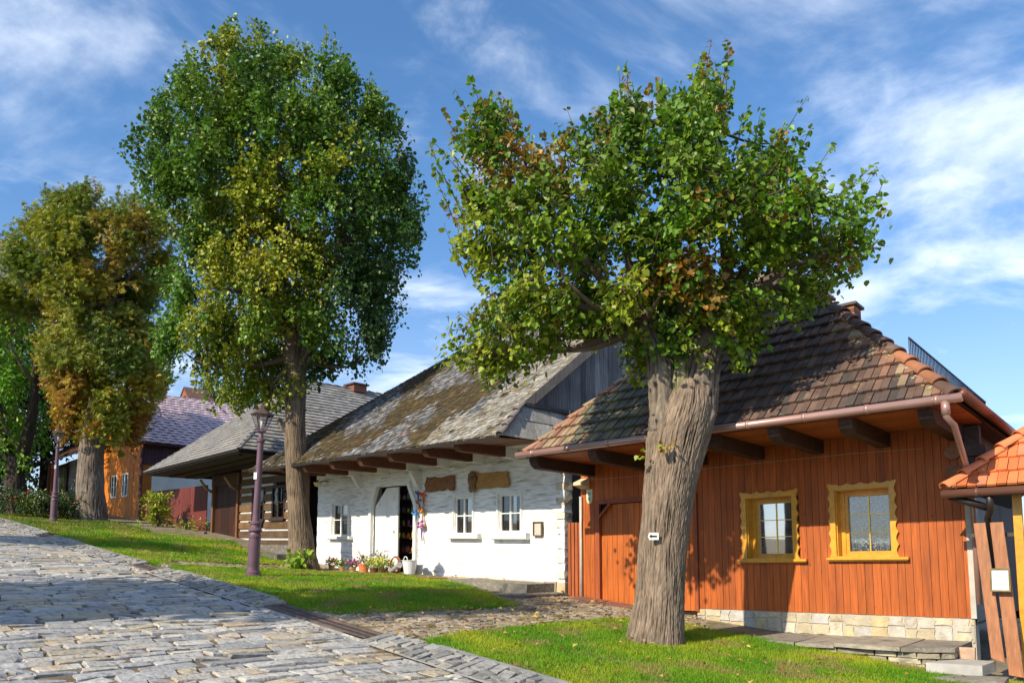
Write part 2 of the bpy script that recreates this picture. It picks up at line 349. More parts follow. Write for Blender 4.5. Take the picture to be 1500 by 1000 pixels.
# drain channels (steel slot channels where the paths meet the road)
steel = mkmat('rusty_channel_steel', (.13,.10,.09), n1=(6,.3), patch=((.20,.14,.10), 5, .52, .7), bump=(.2,.004,60), rough=.6, metal=.3)
blackm = mkmat('dark_void', (.006,.006,.006), n1=None, bump=None, rough=1)
dlab = ['long brown steel drainage channel along the cobbled path in the foreground', 'short steel drain beside the kerb just left of the near lamp post', 'small dark drain at the top of the road near the far lamp post']
for (x0, x1), lb in zip(drains, dlab):
    ca = (x0+x1)/2; X, Y = ab(ca, 5.38); r = thing('drain_channel', lb, 'drain', (X, Y, h(X, Y)), 0, 'drain channels along the road edge')
    m = MB()
    for b0, b1, z in ((5.23, 5.28, .06), (5.37, 5.40, .06), (5.50, 5.55, .075)):
        p = [ab(x0, b0), ab(x1, b0), ab(x1, b1), ab(x0, b1)]; m.hexa([(x, y, h(x, y)-.02) for x, y in p]+[(x, y, h(x, y)+z) for x, y in p])
    p = [ab(x0-.05, 5.12), ab(x0, 5.12), ab(x0, 5.56), ab(x0-.05, 5.56)]
    m.build('channel_rail', steel, r, world=True)
    m = MB(); a = x0
    while a < x1:
        p = [ab(a, 5.28), ab(a+.025, 5.28), ab(a+.025, 5.50), ab(a, 5.50)]; m.hexa([(x, y, h(x, y)+.03) for x, y in p]+[(x, y, h(x, y)+.055) for x, y in p]); a += .055
    m.build('grate', steel, r, world=True)
    m = MB(); p = [ab(x0-.25, 5.22), ab(x1, 5.26), ab(x1, 5.50), ab(x0-.32, 5.5)]
    m.hexa([(x, y, h(x, y)-.02) for x, y in p]+[(x, y, h(x, y)+.047) for x, y in p]); m.build('sump', blackm, r, world=True)
# small cobbles of the paths
CP = [(.34,.27,.18),(.29,.22,.15),(.38,.31,.22),(.26,.20,.14),(.36,.31,.24),(.31,.27,.21)]
def pmask(px):
    P = [pab(*q) for q in px]
    return P, lambda a, b: bool(inpoly(P, a+mn.noise(Vector((a*2, b*2, 0)))*.12, b+mn.noise(Vector((a*2, b*2, 9)))*.12))
PA, mA = pmask([(440,892),(520,895),(640,896),(760,888),(770,868),(835,862),(930,868),(1010,885),(1035,915),(930,914),(860,918),(700,930),(615,948),(590,950)])
ct = lambda a0, a1, b0, b1, m, pal=CP, s=1.: stones(a0, a1, b0, b1, .10*s, .15*s, .012, pal, .008, res=4, gap=.006, mask=m, wob=.12, tiltv=.01)
cobm = mkmat('path_cobble', (1,1,1), attr=True, n1=(9,.25), patch=((.20,.15,.07), 2.6, .53, .68), patch2=((.10,.13,.04), 2.1, .60, .70), bump=(.8,.015,30), rough=.85)
AA = [p[0] for p in PA]; BB = [p[1] for p in PA]
stone_object('cobbled_path', cobm, [ct(min(AA), max(AA), 5.6, max(BB), mA)], base=None)
PB, mB = pmask([(232,826),(260,821),(330,826),(430,829),(470,826),(600,832),(700,845),(740,858),(700,860),(640,846),(560,842),(420,836),(330,832),(250,832)])
stone_object('cobbled_path_upper', cobm, [ct(min(p[0] for p in PB), max(p[0] for p in PB), 5.6, 11.8, mB, CP, 1.3)])
PC, mC = pmask([(60,768),(80,768),(150,776),(230,784),(330,790),(350,797),(250,788),(150,780),(85,775)])
stone_object('cobbled_path_top', cobm, [ct(min(p[0] for p in PC), max(p[0] for p in PC), 5.6, 13, mC, [(.40,.37,.32),(.33,.30,.26)], 1.6)])
# ---------------- lawns ----------------
soil = mkmat('lawn_soil', (.10,.15,.018), n1=(2.2,.35), patch=((.20,.17,.05), 3.5, .55, .75), bump=(.8,.03,45), rough=1.)
grassm = mkmat('grass_blade', (1,1,1), attr=True, n1=None, bump=None, rough=.6, trans=.35)
l3 = [pab(*q) for q in [(622,940),(700,925),(790,917),(860,911),(925,906),(990,912),(1045,925),(1120,938),(1200,953),(1370,985)]]+[(-1.5, 12.6), (-6, 12.5), (-6, 5.72), (7, 5.72)]
l2 = [(15.6, 5.72)]+[pab(*q) for q in [(252,828),(330,832),(420,835),(520,841),(580,841),(640,847),(690,861),(735,880),(762,887),(700,894),(560,898),(490,900)]]+[(10.3, 5.72)]
l1 = [(23.8, 5.72)]+[pab(*q) for q in [(85,773),(150,776),(250,784),(335,793),(372,812),(400,821),(452,829),(380,826),(300,824),(245,822)]]+[(16.5, 5.72)]
l0 = [(42, 5.72)]+[pab(*q) for q in [(-60,742),(0,748),(60,752),(110,758),(150,762),(215,777),(225,783),(150,778)]]+[(25., 5.72)]
def lawn(poly, step):
    A = [p[0] for p in poly]; B = [p[1] for p in poly]; gA = np.arange(min(A)-.1, max(A)+.1, step); gB = np.arange(5.72, max(B)+.1, step)
    cA, cB = np.meshgrid(gA+step/2, gB+step/2, indexing='ij'); dn = np.array([[mn.noise(Vector((a*3, b*3, 0)))+.6*mn.noise(Vector((a*9, b*9, 0))) for b in gB] for a in gA])*.16
    ins = inpoly(poly, cA+dn, cB+dn)
    VA, VB = np.meshgrid(np.append(gA, gA[-1]+step), np.append(gB, gB[-1]+step), indexing='ij'); X, Y = ab(VA, VB)
    NZ = np.array([mn.noise(Vector((x*2.2, y*2.2, 3.))) for x, y in zip(X.ravel(), Y.ravel())]).reshape(X.shape)
    Z = h(X, Y)+.022+NZ*.014; nb = VA.shape[1]; V = np.stack([X, Y, Z], -1).reshape(-1, 3)
    I, J = np.nonzero(ins); b0 = I*nb+J; F = np.stack([b0, b0+nb, b0+nb+1, b0+1], -1)[:, ::-1].ravel(); return V, F
Vs = []; Fs = []; off = 0
for pl, st in ((l3, .07), (l2, .08), (l1, .12), (l0, .15)):
    v, f = lawn(pl, st); Vs.append(v); Fs.append(f+off); off += len(v)
Vs = np.concatenate(Vs); Fs = np.concatenate(Fs)
tag(numesh('lawn', Vs, [4]*(len(Fs)//4), Fs, None, soil, smooth=True), kind='structure')
def blades(poly, dens, hgt, wid, cols):
    A = [p[0] for p in poly]; B = [p[1] for p in poly]; n = int((max(A)-min(A))*(max(B)-min(B))*dens)
    a = RNG.uniform(min(A)-.05, max(A)+.05, n); b = RNG.uniform(min(B)-.03, max(B)+.05, n); k = inpoly(poly, a+RNG.normal(0, .085, n), b+np.where(b < 6.2, 0, RNG.normal(0, .08, n))); a = a[k]; b = b[k]
    X, Y = ab(a, b); n = len(X); Z = h(X, Y)+.02
    cl = np.array([mn.noise(Vector((x*.9, y*.9, 1.))) for x, y in zip(X, Y)]); c2 = np.array([mn.noise(Vector((x*5, y*5, 5.))) for x, y in zip(X, Y)])
    th = RNG.uniform(0, 2*np.pi, n); H = hgt*RNG.uniform(.5, 1.25, n)*(1+.5*c2); W_ = wid*RNG.uniform(.6, 1.4, n); ln = RNG.normal(0, .45, (n, 2))*H[:, None]
    dx = np.cos(th)*W_; dy = np.sin(th)*W_
    V = np.stack([np.stack([X-dx, Y-dy, Z-.01], -1), np.stack([X+dx, Y+dy, Z-.01], -1), np.stack([X+ln[:, 0], Y+ln[:, 1], Z+H], -1)], 1).reshape(-1, 3)
    g = np.array(cols[0])[None]*(1+RNG.normal(0, .22, (n, 1))); yl = np.array(cols[1])[None]; w = np.clip(.25+1.1*cl+RNG.normal(0, .22, n), 0, 1)[:, None]
    br = np.clip((np.array([mn.noise(Vector((x*1.6, y*1.6, 12.))) for x, y in zip(X, Y)])-.12)*3+RNG.normal(0, .15, n), 0, .75)[:, None]; C = (g*(1-w)+yl*w)*(1-br)+np.array([[.34,.27,.10]])*br; C = np.clip(C, .004, 1).repeat(3, 0); return V, C
Gc = ((.12,.30,.010), (.46,.48,.03))
BL = [blades(l3, 4200, .048, .0055, Gc), blades(l2, 2600, .045, .007, Gc), blades(l1, 1100, .07, .011, Gc), blades(l0, 500, .08, .018, ((.10,.20,.015), (.30,.28,.04)))]
V = np.concatenate([b[0] for b in BL]); C = np.concatenate([b[1] for b in BL])
go = numesh('grass', V, [3]*(len(V)//3), np.arange(len(V)), C, grassm); tag(go, 'short green grass of the lawn strips between the road and the houses', 'grass', kind='stuff')
print('blades', len(V)//3)
def litter(n, polys):
    V = []; C = []; F = []
    while len(V)//4 < n:
        pl = random.choice(polys); a = random.uniform(min(p[0] for p in pl), max(p[0] for p in pl)); b = random.uniform(5.2, max(p[1] for p in pl))
        if not inpoly(pl, a, b): continue
        x, y = ab(a, b); z = h(x, y)+.075+random.uniform(0, .02); s = random.uniform(.02, .05); t = random.uniform(0, 6.3); e = Vector((math.cos(t), math.sin(t), random.uniform(-.5, .5)))*s; f = Vector((-math.sin(t), math.cos(t), random.uniform(-.4, .4)))*s*.75; c = Vector((x, y, z))
        i = len(V); V += [c-e, c+f+Vector((0, 0, s*.5)), c+e, c-f+Vector((0, 0, s*.3))]; F += [i, i+1, i+2, i+3]
        C += [jit(pick([(.42,.22,.05), (.5,.33,.08), (.30,.14,.05), (.55,.42,.12), (.45,.28,.14)]), .2)]*4
    return V, F, C
V, F, C = litter(900, [l3, l3, l3, l2, l1, PA, PA, PB])
tag(numesh('fallen_leaves', np.array([tuple(v) for v in V]), [4]*(len(F)//4), F, np.array(C), mkmat('dry_leaf', (1,1,1), attr=True, n1=None, bump=None, trans=.3)), 'dry brown and yellow leaves scattered over grass and path', 'fallen leaves', kind='stuff')
# ---------------- trees ----------------
leafA = mkmat('leaf', (1,1,1), attr=True, n1=None, bump=None, rough=.42, spec=.45, trans=.33)
barkm = mkmat('linden_bark', (1,1,1), attr=True, n1=(3,.2), grain=(1,1,.16,22), gvar=.35, bump=(.7,.02,20), rough=.95)
twigm = mkmat('twig_bark', (.07,.05,.035), n1=(4,.3), bump=None, rough=.9)
HEART = np.array([(0,0,0),(-.42,.12,.10),(-.46,.50,.10),(-.22,.84,.04),(0,1.08,-.04),(.22,.84,.04),(.46,.50,.10),(.42,.12,.10)])
HF = [(0,7,6,5,4),(0,4,3,2,1)]
OVAL = np.array([(0,0,0),(-.26,.5,.06),(0,1,-.05),(.26,.5,.06)]); OF = [(0,2,1),(0,3,2)]
def palm():
    V = [(0,0,0)]; F = []
    for k in range(5):
        t = math.radians((k-2)*38); c, s = math.cos(t), math.sin(t); l = (1, .95, .8)[abs(k-2)]; i = len(V)
        V += [(s*.55*l-c*.14, c*.55*l+s*.14, -.03), (s*l, c*l, -.22*l), (s*.55*l+c*.14, c*.55*l-s*.14, -.03)]; F.append((0, i+2, i+1, i))
    return np.array(V), F
PALM, PF = palm()
def leaf_mesh(name, P, D, S, C, shape, parent, mat=leafA, droop=.5):
    """P positions, D outward directions, S sizes"""
    T, F = {'heart': (HEART, HF), 'oval': (OVAL, OF), 'palm': (PALM, PF)}[shape]
    n = len(P); r = RNG.normal(0, 1, (n, 3)); t = D*.7+r*.6; t[:, 2] -= droop; t /= np.linalg.norm(t, axis=1)[:, None]
    nz = RNG.normal(0, .55, (n, 3)); nz[:, 2] += .8; nz[:, :2] += D[:, :2]*.7+np.array([-.3, -.3]); b = np.cross(t, nz); b /= np.linalg.norm(b, axis=1)[:, None]+1e-9; nn = np.cross(b, t)
    k = len(T); S = S[:, None, None]
    V = P[:, None]+S*(b[:, None]*T[None, :, :1]+t[:, None]*T[None, :, 1:2]+nn[:, None]*T[None, :, 2:3])
    V = V.reshape(-1, 3)-np.array(parent.location)[None]
    sz = [len(f) for f in F]*n; fi = np.array([i for f in F for i in f]); FI = (fi[None]+(np.arange(n)*k)[:, None]).ravel()
    return numesh(name, V, sz, FI, np.repeat(C, k, 0), mat, parent)
def sil_dist(poly, X, Z):
    d = np.full(X.shape, 1e9); n = len(poly)
    for i in range(n):
        a = np.array(poly[i]); b = np.array(poly[(i+1) % n]); ab_ = b-a; t = np.clip(((X-a[0])*ab_[0]+(Z-a[1])*ab_[1])/(ab_@ab_+1e-12), 0, 1)
        d = np.minimum(d, np.hypot(X-a[0]-ab_[0]*t, Z-a[1]-ab_[1]*t))
    return d
def crown_points(pxpoly, Y, n, thick, rmax, margin=0., nf=.85, nd=.75):
    """points in a 3D crown volume seen as pxpoly from the camera; its depth follows the distance to the outline"""
    poly = [(at(px, py, Y)[0], at(px, py, Y)[2]) for px, py in pxpoly]; A = np.array(poly); out = []; tot = 0
    while tot < n:
        X = RNG.uniform(A[:, 0].min(), A[:, 0].max(), n*3); Z = RNG.uniform(A[:, 1].min(), A[:, 1].max(), n*3); k = inpoly(poly, X, Z); X = X[k]; Z = Z[k]
        d = sil_dist(poly, X, Z); k = d > margin; X = X[k]; Z = Z[k]; d = d[k]
        t = np.minimum(thick*np.sqrt(d*2.2), rmax); yy = RNG.uniform(-1, 1, len(X)); yy = np.sign(yy)*abs(yy)**.7*t
        c = math.cos(PT); s_ = math.sin(PT); f = (Y+yy)*c+(Z-EYE)*s_; PX = 750+FPX*X/f; PY = YC-FPX*(-(Y+yy)*s_+(Z-EYE)*c)/f
        nz = np.array([mn.noise(Vector((x*nf, y_*nf*.6, z*nf+3.))) for x, y_, z in zip(X, yy, Z)]); k = inpoly(pxpoly, PX, PY) & ((nz > (-.02 if nf > 1 else -.10)) | (d > nd)) & (nz > (-.42 if nf > 1 else -.55)); q = np.stack([X, Y+yy, Z], -1)[k]; out.append(q); tot += len(q)
    return np.concatenate(out)[:n], poly
def branch(p, q, sag=.0, up=.25, k=6):
    p = Vector(p); q = Vector(q); L_ = (q-p).length; m = p.lerp(q, .5)+Vector((random.uniform(-.08, .08)*L_, random.uniform(-.08, .08)*L_, -up*L_*.35)); pts = []
    for i in range(k+1):
        t = i/k; a = p.lerp(m, t); b = m.lerp(q, t); pts.append(a.lerp(b, t))
    return pts
def bark_trunk(name, path, radf, parent, n=90, rings=150, rid=.05, fr=9, col=(.19,.155,.125), top=None, mat=barkm, seed=0., flare=.0):
    """dense ridged trunk: path world pts, radf radii at them"""
    P = np.array(path, float); R = np.array(radf, float); s = np.concatenate([[0], np.cumsum(np.linalg.norm(np.diff(P, axis=0), axis=1))]); t = np.linspace(0, s[-1], rings)
    pc = np.stack([np.interp(t, s, P[:, i]) for i in range(3)], -1); ker = np.array([.25, .5, .25])
    for _ in range(12):
        for i in range(3): pc[1:-1, i] = np.convolve(pc[:, i], ker, 'valid')
    rr = np.interp(t, s, R)
    for _ in range(12): rr[1:-1] = np.convolve(rr, ker, 'valid')
    V = []; C = []
    for i in range(rings):
        for j in range(n):
            a = 2*math.pi*j/n; ca, sa = math.cos(a), math.sin(a)
            w = mn.noise(Vector((ca*1.5+seed, sa*1.5, t[i]*.7)))*.45+mn.noise(Vector((ca*4+seed, sa*4, t[i]*2.5)))*.3
            v = mn.noise(Vector(((ca+w*.12)*fr, (sa+w*.12)*fr, t[i]*1.7+seed))); v2 = mn.noise(Vector((ca*fr*1.6, sa*fr*1.6, t[i]*15+seed)))
            ridge = (1-abs(v)*3.2)*.65+v2*.55
            lump = mn.noise(Vector((ca*1.3, sa*1.3, t[i]*1.3+seed+5)))
            fl = flare*math.exp(-t[i]/.25)*(1+.6*math.sin(a*5+seed))
            r = rr[i]*(1+rid*ridge+.10*lump)+fl
            V.append(pc[i]+np.array([ca*r, sa*r, 0])); k = .62+.62*ridge+.15*lump; C.append((col[0]*k, col[1]*k, col[2]*k))
    V = np.array(V); F = []
    for i in range(rings-1):
        b = i*n; j = np.arange(n); F.append(np.stack([b+j, b+(j+1) % n, b+n+(j+1) % n, b+n+j], -1))
    F = np.concatenate(F); V = V-np.array(parent.location)
    return numesh(name, V, [4]*len(F), F.ravel(), np.clip(np.array(C), .01, 1), mat, parent, smooth=True)
def tree(name, label, base, pxpoly, Y, heads, nmass, nleaf, lsize, shape, cols, group=None, thick=1.0, rmax=2.2, csig=.3, trunkf=None, spikes=0, limbs=14, lr=.09, droop=.5, tint=None, pts=None, per=26, slen=.55, up=.8, low=0., pull=.8, spread=.07):
    """trunk and limbs, then leafy masses, each of many shoots that carry their leaves along them"""
    r = thing(name, label, 'tree', tuple(base), 0, group)
    if trunkf: trunkf(r)
    ns = nleaf//per
    if pts is None: TP, poly = crown_points(pxpoly, Y, ns, thick, rmax, .04, 1.5 if slen < .6 else .85, .4 if slen < .6 else 1.0)
    else: TP = pts[RNG.integers(0, len(pts), ns)]+RNG.normal(0, .25, (ns, 3))
    H = np.array(heads); mb = MB(); mt = MB(); cen = TP.mean(0)
    def fps(P, k):
        idx = [int(RNG.integers(len(P)))]; dd = np.linalg.norm(P-P[idx[0]], axis=1)
        while len(idx) < min(k, len(P)): i = int(dd.argmax()); idx.append(i); dd = np.minimum(dd, np.linalg.norm(P-P[i], axis=1))
        return P[idx]
    nodes = []
    for c in fps(TP, limbs):
        hd = H[np.argmin(np.linalg.norm(H-c, axis=1))]; q = hd+(c-hd)*.72; pts_ = branch(hd, q, up=.5); k = len(pts_); mb.tube(pts_, [lr*(1-.8*j/(k-1)) for j in range(k)], 7, (.5,.45,.4)); nodes += pts_[1:]
    ND = np.array([tuple(v) for v in nodes]); MC = fps(TP, nmass*2); MC = MC[RNG.permutation(len(MC))[:nmass]]; near = np.argmin(((TP[:, None]-MC[None])**2).sum(-1), 1)
    MT = [np.array(tint(c) if tint else cols[RNG.choice(len(cols))])*random.uniform(.85, 1.2) for c in MC]
    for c in MC:
        q = ND[np.argmin(np.linalg.norm(ND-c, axis=1)+np.maximum(0, (ND[:, 2]-c[2]))*1.2)]; c2 = q+(c-q)*.8; pts_ = branch(q, c2, up=.4, k=4); mt.tube(pts_, [lr*.30*(1-.6*j/4) for j in range(5)], 5, (.5,.45,.4), cap=False)
    LP = []; LD = []; LC = []; zr_ = TP[:, 2].max()-TP[:, 2].min()
    for i in range(ns):
        c = MC[near[i]]; edge = random.random() < .30; tip = TP[i] if edge else c+(TP[i]-c)*pull
        o = tip-cen; o /= np.linalg.norm(o)+1e-6; om = tip-c; om /= np.linalg.norm(om)+1e-6; hrel = (tip[2]-TP[:, 2].min())/zr_; uu = up*hrel+low*(1-hrel)
        d = o*.5+om*.35+RNG.normal(0, .28, 3)+np.array([0, 0, uu]); d /= np.linalg.norm(d); ln = slen*random.uniform(.6, 1.5); st = tip-d*ln
        m = max(4, int(per*random.uniform(.6, 1.4))); tt = RNG.uniform(0, 1.03, (m, 1)); sag = np.array([0, 0, -1.])*(tt**2)*(.25 if uu < .2 else 0)*ln
        pos = st+(tip-st)*tt+sag+RNG.normal(0, 1, (m, 3))*spread*(1.35-tt*.75); LP.append(pos); LD.append(RNG.normal(0, .55, (m, 3))+d*.7+o*.4)
        if i % 3 == 0 or edge: mt.tube([st, (st+tip)/2, tip], [.010, .007, .003], 3, (.5,.45,.4), cap=False)
        base_ = MT[near[i]] if random.random() < .7 else np.array(tint(tip) if tint else cols[RNG.choice(len(cols))]); w = RNG.uniform(0, .4, (m, 1)); mixc = np.array([cols[k] for k in RNG.integers(0, len(cols), m)]); LC.append((base_*(1-w)+mixc*w)*RNG.uniform(.75, 1.25, (m, 1)))
    for _ in range(spikes):
        PA_ = np.array(poly); i = random.randrange(len(poly)); a = PA_[i]; b = PA_[(i+1) % len(poly)]; e = a+(b-a)*random.random(); c = np.array([e[0], Y+random.uniform(-.5, .5), e[1]]); o = c-cen; o /= np.linalg.norm(o)
        if o[2] < -.25: continue
        o = o*.55+np.array([0, 0, .75])+RNG.normal(0, .12, 3); o /= np.linalg.norm(o); ln = random.uniform(.5, 1.0); st = c-o*ln; en = c+o*.12; mt.tube([st, (st+en)/2, en], [.012, .008, .003], 4, (.5,.45,.4), cap=False)
        m = int(ln*26); tt = RNG.uniform(0, 1.03, (m, 1)); LP.append(st+(en-st)*tt+RNG.normal(0, .045, (m, 3))*(1.3-tt)); LD.append(RNG.normal(0, .6, (m, 3))+o); cc = np.array(tint(c) if tint else cols[0]); LC.append(cc*RNG.uniform(.75, 1.3, (m, 1)))
    P = np.concatenate(LP); D = np.concatenate(LD); C = np.clip(np.concatenate(LC), .004, 1)
    leaf_mesh('crown', P, D, lsize*RNG.uniform(.6, 1.25, len(P)), C, shape, r, droop=droop)
    mb.build('limb', mkmat('limb_bark', (.13,.095,.07), n1=(4,.25), bump=(.4,.01,30), rough=.95), r, world=True, smooth=True); mt.build('twigs', twigm, r, world=True, smooth=True)
    print(name, 'leaves', len(P)); return r
# right linden, near
YA = 10.86; bA = gnd(962, 938)
polyA = [(636,235),(668,196),(690,150),(745,138),(772,180),(800,226),(832,206),(845,178),(890,158),(925,118),(975,122),(1008,132),(1040,76),(1062,140),(1075,200),(1110,215),(1165,168),(1190,240),(1250,258),(1262,320),(1272,345),(1262,392),(1230,418),(1196,440),(1170,462),(1120,500),(1060,538),(1000,545),(940,545),(880,522),(850,500),(826,520),(800,560),(770,545),(700,545),(650,530),(634,500),(630,465),(688,420),(684,370),(655,330),(672,280)]
polyA = [(950+(a-950)*1.045, 340+(b-340)*1.03) for a, b in polyA]
def pA(px, py, dy=0): return at(px, py, YA+dy)
def trunkA(r):
    o = bark_trunk('trunk', [pA(961,975), pA(961,940), pA(966,880), pA(971,800), pA(980,710), pA(992,640), pA(1004,596), pA(1010,560)], [.44,.395,.345,.33,.37,.435,.40,.28], r, n=340, rings=260, rid=.04, fr=20, flare=.10, col=(.23,.175,.13))
    bark_trunk('stem', [pA(974,665,-.03), pA(972,620,-.05), pA(970,570,-.06), pA(966,520,-.05), pA(945,470), pA(925,430)], [.20,.215,.19,.18,.14,.10], r, n=64, rings=120, rid=.08, fr=5, seed=3., col=(.20,.165,.13))
    bark_trunk('stem', [pA(990,730), pA(1004,670), pA(1018,610), pA(1026,555), pA(1034,510), pA(1052,460), pA(1070,420)], [.12,.28,.30,.265,.24,.18,.12], r, n=80, rings=120, rid=.08, fr=6, seed=7., col=(.19,.155,.125))
    bark_trunk('stem', [pA(998,630,-.12), pA(995,590,-.16), pA(996,545,-.12), pA(1000,500), pA(1000,440)], [.12,.14,.12,.12,.09], r, n=40, rings=80, rid=.06, fr=4, seed=9., col=(.20,.19,.10))
gr_ = [(.08,.19,.010), (.11,.24,.012), (.06,.14,.012), (.19,.30,.015), (.14,.23,.018)]
def tintA(c):
    X = proj(c); k = (545-X[1])/400
    if random.random() < .05+.25*max(0, k) and X[0] < 900: return (.20,.17,.03)
    if random.random() < .12*max(0, k)+.02: return (.30,.15,.02)
    if random.random() < .30*(1-k)+(.2 if X[0] < 850 else 0): return (.26,.32,.02)
    return pick(gr_)
hA = [pA(940,470), pA(1065,440), pA(1000,450), pA(1030,500)]
tA = tree('linden_tree', 'thick trunked lime tree standing on the near lawn in front of the red wooden house', bA, polyA, YA, hA, 70, 40000, .084, 'heart', gr_+[(.22,.17,.03)], thick=1.0, rmax=1.7, trunkf=trunkA, spikes=120, limbs=20, slen=.55, up=1.15, low=-.05, per=26, pull=.70, lr=.085, tint=tintA, group='lime trees along the houses')
# left linden, tall
bB = gnd(436, 834); YB = bB[1]
polyB = [(186,200),(222,155),(262,100),(318,42),(372,12),(404,50),(436,74),(480,52),(518,100),(552,130),(590,185),(602,240),(624,312),(612,400),(576,440),(580,478),(548,545),(508,530),(476,548),(452,562),(440,590),(420,588),(392,600),(368,585),(330,600),(290,575),(238,550),(228,500),(250,450),(236,400),(262,360),(240,315),(212,285),(195,245)]
polyB = [(408+(a-408)*1.03, 300+(b-300)*1.02) for a, b in polyB]
def pB(px, py, dy=0): return at(px, py, YB+dy)
def trunkB(r):
    bark_trunk('trunk', [pB(445,865), pB(443,836), pB(441,800), pB(437,740), pB(434,690), pB(432,620), pB(434,570), pB(430,500), pB(415,420), pB(400,330)], [.62,.50,.33,.285,.285,.275,.27,.24,.19,.12], r, n=200, rings=200, rid=.045, fr=20, seed=2., flare=.10, col=(.20,.15,.105))
    bark_trunk('burl', [pB(430,640), pB(420,630,-.05), pB(411,618,-.05), pB(408,611,-.05)], [.10,.14,.11,.03], r, n=30, rings=40, rid=.08, fr=4, seed=12.)
    bark_trunk('stem', [pB(434,560), pB(455,500), pB(480,430), pB(500,340)], [.18,.16,.12,.07], r, n=40, rings=60, rid=.08, fr=5, seed=5.)
grB = [(.07,.17,.012), (.09,.20,.014), (.055,.125,.014), (.12,.22,.016)]
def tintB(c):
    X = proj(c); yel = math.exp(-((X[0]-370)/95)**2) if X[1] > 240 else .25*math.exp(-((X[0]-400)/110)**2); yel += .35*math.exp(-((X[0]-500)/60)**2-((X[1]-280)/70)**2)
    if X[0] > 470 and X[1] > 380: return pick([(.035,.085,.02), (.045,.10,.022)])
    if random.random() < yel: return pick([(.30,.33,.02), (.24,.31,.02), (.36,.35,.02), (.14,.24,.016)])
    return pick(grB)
hB = [pB(432,520), pB(415,420), pB(400,340), pB(480,430), pB(498,350)]
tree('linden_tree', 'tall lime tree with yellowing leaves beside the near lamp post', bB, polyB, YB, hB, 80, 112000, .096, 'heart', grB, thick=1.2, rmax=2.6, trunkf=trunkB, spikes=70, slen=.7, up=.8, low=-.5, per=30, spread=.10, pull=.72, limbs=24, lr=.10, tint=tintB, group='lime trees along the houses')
# chestnut
bC = gnd(133, 763); YC_ = bC[1]
polyC = [(-40,395),(-6,372),(10,345),(40,322),(64,278),(100,285),(130,268),(165,285),(192,276),(222,300),(246,318),(252,352),(244,420),(238,500),(242,560),(216,612),(200,648),(150,668),(104,652),(70,620),(58,560),(66,500),(40,455),(0,468),(-40,470)]
polyC = [(135+(a-135)*1.05, 470+(b-470)*1.03) for a, b in polyC]
def pC(px, py, dy=0): return at(px, py, YC_+dy)
def trunkC(r):
    bark_trunk('trunk', [pC(133,790), pC(133,764), pC(132,720), pC(133,680), pC(136,640), pC(142,600), pC(150,520), pC(158,440), pC(160,360)], [.68,.62,.50,.46,.42,.34,.28,.2,.1], r, n=130, rings=160, rid=.045, fr=13, seed=4., flare=.08, col=(.21,.17,.14))
cC = [(.16,.22,.014), (.28,.30,.015), (.30,.20,.016), (.11,.19,.014), (.13,.21,.014), (.20,.22,.016)]
def tintC(c):
    X = proj(c)
    if X[1] > 560: return pick([(.46,.38,.02), (.36,.18,.015), (.46,.30,.02), (.28,.32,.02), (.40,.17,.015)])
    if X[0] < 150 and X[1] > 400: return pick([(.30,.32,.02), (.36,.28,.02), (.18,.22,.016)])
    return pick(cC)
tree('chestnut_tree', 'chestnut tree with browning leaves in front of the orange house', bC, polyC, YC_, [pC(148,560), pC(158,440), pC(145,610)], 50, 56000, .155, 'palm', cC, thick=1.3, rmax=3.0, slen=.8, up=.6, low=-.6, per=26, spread=.15, pull=.68, spikes=50, trunkf=trunkC, limbs=22, lr=.12, tint=tintC, droop=.8)
# far left green tree
bD = gnd(24, 742); YD = 31.; bD = at(24, 745, YD)
polyD = [(-160,450),(-90,400),(-30,430),(20,420),(66,440),(92,480),(88,540),(84,600),(74,650),(50,694),(-10,700),(-90,690),(-150,620)]
def pD(px, py, dy=0): return at(px, py, YD+dy)
def trunkD(r):
    bark_trunk('trunk', [pD(24,765), pD(23,740), pD(22,700), pD(24,670)], [.5,.42,.36,.34], r, n=60, rings=60, rid=.06, fr=6, seed=6., col=(.06,.045,.035))
    bark_trunk('stem', [pD(20,690), pD(6,650), pD(-4,600), pD(-12,540)], [.26,.22,.17,.1], r, n=36, rings=60, rid=.06, fr=5, seed=8., col=(.05,.04,.03))
    bark_trunk('stem', [pD(28,690), pD(40,640), pD(50,590), pD(52,540), pD(50,490)], [.26,.22,.17,.13,.08], r, n=36, rings=60, rid=.06, fr=5, seed=9., col=(.05,.04,.03))
cD = [(.12,.32,.014), (.16,.36,.016), (.09,.24,.014), (.20,.34,.02)]
tree('green_tree', 'bright green tree with a forked dark trunk at the left edge', bD, polyD, YD, [pD(0,600), pD(50,560)], 30, 15000, .20, 'oval', cD, thick=1.2, rmax=2.4, slen=.8, spread=.16, up=.3, low=-.4, trunkf=trunkD, limbs=12, lr=.1)
# background trees
def bush_tree(name, label, px, pyb, Y, poly, n, cols, ls=.3, grp='trees standing behind the houses', sh='oval', cs=.7):
    b = at(px, pyb, Y)
    def tf(r): bark_trunk('trunk', [at(px, pyb+25, Y), at(px, pyb, Y), at(px+2, (pyb+min(q[1] for q in poly))/2, Y)], [.4,.3,.14], r, n=20, rings=20, rid=.05, fr=4, col=(.07,.055,.04))
    return tree(name, label, b, poly, Y, [at(px, pyb-60, Y), at(px, pyb-110, Y)], 26, n, ls, sh, cols, grp, thick=1.5, rmax=3.5, spread=.3, slen=1., trunkf=tf, limbs=8, lr=.12)
dk = [(.022,.05,.012), (.03,.065,.014), (.018,.04,.012)]
bush_tree('leafy_tree', 'dark tree behind the white walled house, left of the chestnut trunk', 66, 700, 46, [(0,540),(40,440),(120,430),(150,520),(140,630),(96,668),(20,690)], 12000, dk)
